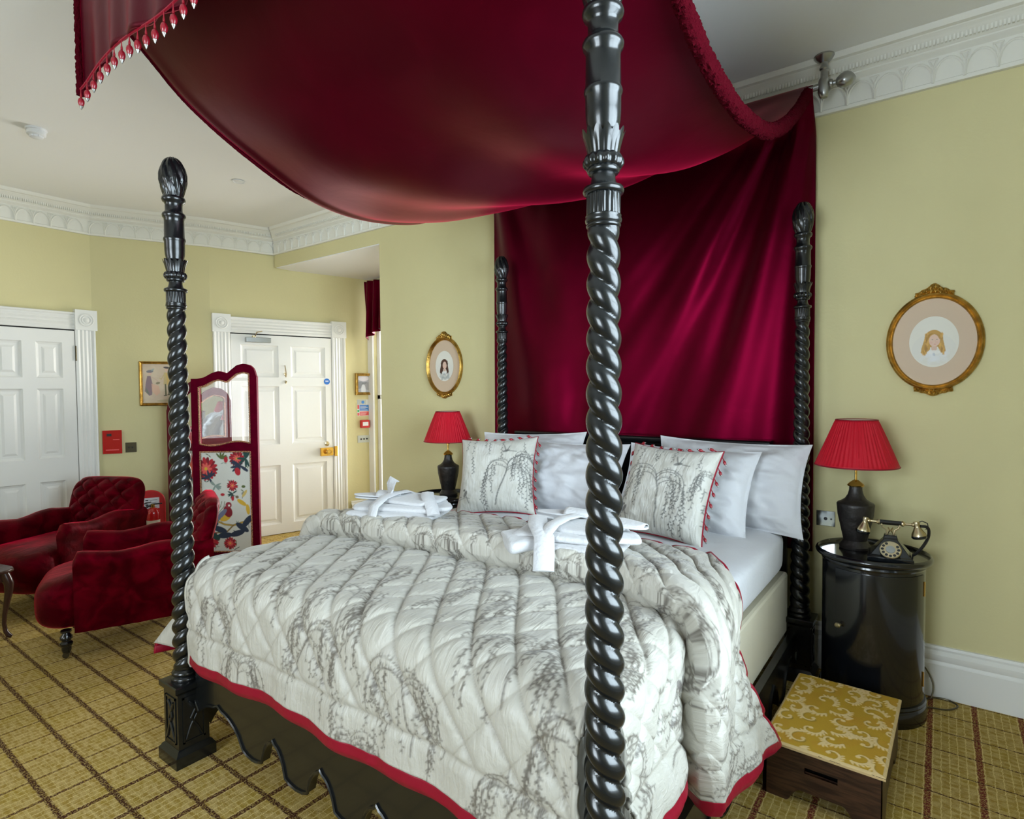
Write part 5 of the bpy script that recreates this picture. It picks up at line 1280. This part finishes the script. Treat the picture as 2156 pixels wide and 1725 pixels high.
def screen_panel(A, B, kind, mirror=False):
    L = math.hypot(B[0]-A[0], B[1]-A[1]); M = wallM(A, B); p = empty('screen_panel', (0, 0, 0)); p.parent = scr; p.matrix_parent_inverse = scr.matrix_basis.inverted(); p.matrix_basis = M
    us = np.linspace(0, 1, 121); top = frame_top(us, kind); ker = np.ones(5)/5; top = np.convolve(np.pad(top, 2, mode='edge'), ker, 'valid')
    fs = .062/L; zi0, zi1 = 1.055, None; X = us*L
    inner_top = np.interp(us, us, top)-.075
    bl = 1.055+.018*np.sin((us-.1)/.8*2*PI*1.0+PI)           # wavy lower edge of the glazed opening
    lo0, lo1 = .14, .985
    mb = MB(); th = .016
    def strip_(xa, xb, za, zb):                               # za/zb arrays over the sample range
        m = (us*L >= xa-1e-6) & (us*L <= xb+1e-6); x = X[m]; a = za[m] if hasattr(za, '__len__') else np.full(m.sum(), za); b = zb[m] if hasattr(zb, '__len__') else np.full(m.sum(), zb)
        G = np.stack([np.stack([x, a, np.full(len(x), -th)], -1), np.stack([x, a, np.full(len(x), th)], -1), np.stack([x, b, np.full(len(x), th)], -1), np.stack([x, b, np.full(len(x), -th)], -1)], 1)
        mb.grid(G, closev=True); mb.add(G[0], [(0, 1, 2, 3)]); mb.add(G[-1], [(0, 1, 2, 3)])
    xl, xr = X[int(round(.115*120))], X[int(round(.885*120))]
    z0_ = .03
    strip_(0, xl, z0_, top); strip_(xr, L, z0_, top)
    strip_(xl, xr, inner_top, top); strip_(xl, xr, lo1, bl); strip_(xl, xr, z0_, lo0)
    mb.build('frame', 'frame_velvet', p, bevel=.003, angle=40)
    m = (X >= xl-1e-6) & (X <= xr+1e-6)
    def sheet(za, zb, n, nz, col=None, cvs=None):
        x = X[m]; Zt = np.linspace(0, 1, nz); G = np.zeros((len(x), nz, 3)); a = za[m] if hasattr(za, '__len__') else np.full(len(x), za); b = zb[m] if hasattr(zb, '__len__') else np.full(len(x), zb)
        for j, t_ in enumerate(Zt): G[:, j] = np.stack([x, a+(b-a)*t_, np.full(len(x), n)], -1)
        return G
    MB().grid(sheet(bl-.004, inner_top+.004, .0, 3)).build('mirror' if mirror else 'glass', 'mirror' if mirror else 'glass', p, smooth=False)
    if not mirror or True:
        w2, h2 = xr-xl, lo1-lo0; cv = Canvas(w2, h2, .0022, (.66, .68, .64)); r = random.Random(20+kind)
        red, dkred, blue, green, teal, yel = (.46, .015, .03), (.22, .008, .02), (.02, .035, .07), (.10, .14, .04), (.015, .06, .055), (.66, .42, .04)
        def flower(x, y, R_, c=red, n=9):
            R_ = R_*1.3
            for k_ in range(n*2): a = 2*PI*k_/(n*2)+r.uniform(-.1, .1); cv.ell(x+R_*.62*math.cos(a), y+R_*.62*math.sin(a), R_*.42, R_*.17, a, c if k_ % 2 else dkred)
            for k_ in range(n): a = 2*PI*k_/n; cv.ell(x+R_*.28*math.cos(a), y+R_*.28*math.sin(a), R_*.26, R_*.10, a, (.72, .12, .10))
            cv.ell(x, y, R_*.14, R_*.14, 0, yel)
        def leafs(x, y, c, n=5, R_=.05):
            R_ = R_*1.25; n = n+3
            for k_ in range(n): a = r.uniform(0, 6.28); cv.ell(x+R_*.6*math.cos(a), y+R_*.6*math.sin(a), R_*.6, R_*.16, a, c)
        for q_ in range(26): leafs(r.uniform(0, w2), r.choice((r.uniform(.55, 1), r.uniform(0, .3)))*h2, r.choice(((.25, .33, .28), (.20, .22, .24), green, teal)), -1, .018)
        br = [(w2*.98, h2*.30), (w2*.80, h2*.29), (w2*.62, h2*.26), (w2*.45, h2*.27), (w2*.32, h2*.30), (w2*.26, h2*.38), (w2*.28, h2*.48)]
        cv.line(br, .016, (.30, .20, .05)); cv.line(br, .006, yel, .7); cv.line([(w2*.62, h2*.26), (w2*.5, h2*.20), (w2*.2, h2*.18)], .012, (.24, .16, .05))
        flower(w2*.10, h2*.83, .075); flower(w2*.72, h2*.93, .05); flower(w2*.15, h2*.50, .035); flower(w2*.62, h2*.66, .036, n=7); flower(w2*.15, h2*.12, .06); flower(w2*.55, h2*.08, .04)
        leafs(w2*.16, h2*.74, blue, 4, .045); leafs(w2*.78, h2*.86, blue, 6, .055); leafs(w2*.90, h2*.93, teal, 6, .05); leafs(w2*.62, h2*.58, teal, 3, .03); leafs(w2*.40, h2*.93, green, 4, .04); leafs(w2*.28, h2*.66, (.25, .33, .30), 6, .035)
        cv.ell(w2*.50, h2*.92, .017, .026, 0, red); cv.ell(w2*.73, h2*.80, .024, .034, .3, red); cv.ell(w2*.62, h2*.53, .012, .020, 0, red); cv.ell(w2*.42, h2*.57, .018, .012, 0, red); cv.ell(w2*.84, h2*.65, .016, .012, 0, green)
        for k_ in range(5): cv.line([(w2*.12+.012*k_, h2*.33), (w2*.16+.03*k_, h2*.45), (w2*(.22+.06*k_), h2*.50)], .006, green, .8)
        for (x, y, a) in ((.18, .26, .3), (.10, .36, 2.4), (.35, .22, 2.8), (.80, .24, -.6), (.90, .30, .9), (.45, .16, .1), (.70, .18, .3), (.22, .16, 2.6)): cv.ell(w2*x, h2*y, .064, .025, a, r.choice((blue, teal, blue)))
        cv.ell(w2*.46, h2*.345, .052, .034, .45, yel); cv.ell(w2*.52, h2*.40, .036, .050, .35, dkred); cv.ell(w2*.40, h2*.375, .056, .020, .8, (.16, .18, .28)); cv.ell(w2*.535, h2*.465, .026, .026, 0, (.30, .03, .05)); cv.ell(w2*.545, h2*.46, .009, .009, 0, (.8, .78, .7)); cv.line([(w2*.36, h2*.33), (w2*.22, h2*.25)], .010, (.14, .16, .25))
        cv.ell(w2*.80, h2*.49, .046, .018, -.6, yel); cv.ell(w2*.86, h2*.58, .036, .012, 1.0, (.62, .46, .14)); cv.ell(w2*.92, h2*.42, .045, .016, 1.7, yel); cv.ell(w2*.71, h2*.545, .014, .012, 0, (.2, .15, .08)); cv.line([(w2*.70, h2*.55), (w2*.60, h2*.57)], .004, (.1, .08, .05))
        G = sheet(lo0-.004, lo1+.004, .006, 190); x = G[..., 0]-xl; z = G[..., 1]-lo0
        # resample finely across
        xf = np.linspace(xl, xr, 130); zf = np.linspace(lo0-.004, lo1+.004, 240); XX, ZZ = np.meshgrid(xf, zf, indexing='ij')
        MB().grid(np.stack([XX, ZZ, np.full(XX.shape, .010)], -1), col=cv.at(XX-xl, ZZ-lo0)).build('fabric_panel', 'paintmatte', p, smooth=False)
        MB().grid(np.stack([XX[::8, ::8], ZZ[::8, ::8], np.full(XX[::8, ::8].shape, -.010)], -1), col=cv.at(XX[::8, ::8]-xl, ZZ[::8, ::8]-lo0)).build('fabric_back', 'paintmatte', p, smooth=False)
    # studded braid round both openings
    xm = X[m]; upb = [(x, z) for x, z in zip(xm, inner_top[m])]; lob = [(x, z) for x, z in zip(xm, bl[m])]
    for nm, loop in (('upper_braid', [(xl, z) for z in np.linspace(bl[m][0], inner_top[m][0], 60)]+upb[1:]+[(xr, z) for z in np.linspace(inner_top[m][-1], bl[m][-1], 60)]+lob[::-1][1:]),
                     ('lower_braid', [(xl, z) for z in np.linspace(lo0, lo1, 80)]+[(x, lo1) for x in np.linspace(xl, xr, 50)[1:]]+[(xr, z) for z in np.linspace(lo1, lo0, 80)[1:]]+[(x, lo0) for x in np.linspace(xr, xl, 50)[1:]])):
        Lp = np.array([(a, b, th+.001) for a, b in loop]); rr_ = .0055*(1+.35*(np.arange(len(Lp)) % 2))
        MB().tube(Lp[:-1].tolist(), rr_[:-1], 6, close=True).build(nm, 'braid', p, angle=20)
    for xx in (.04, L-.04): MB().lathe([(.0001, 0), (.012, 0), (.012, .03), (.0001, .03)], (xx, 0), n=14, M=Matrix(((1, 0, 0, 0), (0, 0, 1, 0), (0, 1, 0, 0), (0, 0, 0, 1)))).build('foot', 'ebony2', p)
MT['braid'] = mat('gold_and_red_braid', (.42, .20, .10), .6, var=(160, .9))
screen_panel((-3.555, 1.262), (-3.110, 1.588), 0)
screen_panel((-3.562, 1.300), (-4.150, 1.325), 1)
screen_panel((-4.150, 1.350), (-4.045, 1.850), 2, True)

# ================================================================== FIRE EXTINGUISHER
fs = empty('extinguisher_stand', (0, 0, 0), 0, 'red moulded fire point board with white instruction label, between armchair and folding screen', 'fire point'); fs.matrix_world = M_corner @ T(.405, 0, .05)
pts = [(-.125, 0), (.125, 0), (.125, .47)]+[(.125*math.cos(a)*1.0, .47+.115*math.sin(a)) for a in np.linspace(0.08, PI-.08, 18)]+[(-.125, .47)]
MB().prism(pts, 0, .028).build('board', 'red_plastic', fs, bevel=.008)
MB().box((-.115, .0, .0), (.115, .105, .16)).build('tray', 'red_plastic', fs, bevel=.01)
lb = MB().box((-.045, .415, .0285), (.075, .515, .0295)).build('instruction_label', 'whiteplastic', fs, smooth=False)
for k in range(4): MB().box((-.035, .498-.021*k-.010, .030), (-.012, .498-.021*k, .0305)).build('pictogram', 'blackplastic', lb, smooth=False); MB().box((-.002, .498-.021*k-.006, .030), (.06-.008*(k % 2), .498-.021*k-.003, .0305)).build('text_line', 'blackplastic', lb, smooth=False)
fx = empty('fire_extinguisher', (0, 0, 0), 0, 'small red fire extinguisher with black lever standing against the red board', 'fire extinguisher'); fx.matrix_world = M_corner @ T(.430, .107, .12) @ R(-PI/2, 'X')
MB().lathe([(.0001, 0), (.050, 0), (.055, .006), (.055, .27), (.050, .295), (.035, .315), (.018, .325), (.0001, .326)], n=40).build('cylinder', 'red_metal', fx)
vv = MB().lathe([(.0001, .322), (.016, .324), (.016, .350), (.010, .356), (.0001, .358)], n=20).build('valve', 'brass', fx)
MB().box((-.012, -.010, .352), (.075, .010, .360)).box((-.020, -.009, .366), (.070, .009, .373), R(-.22, 'Y')).build('lever', 'blackplastic', vv, bevel=.002, smooth=False)
MB().tube([(-.012, 0, .342), (-.045, -.01, .338), (-.062, -.015, .30), (-.060, -.015, .22), (-.058, -.015, .17)], .008, 8).build('hose', 'blackplastic', fx)
MB().lathe([(.0555, .12), (.0557, .122), (.0557, .21), (.0555, .212)], n=40).build('label_band', 'notice_cream', fx)
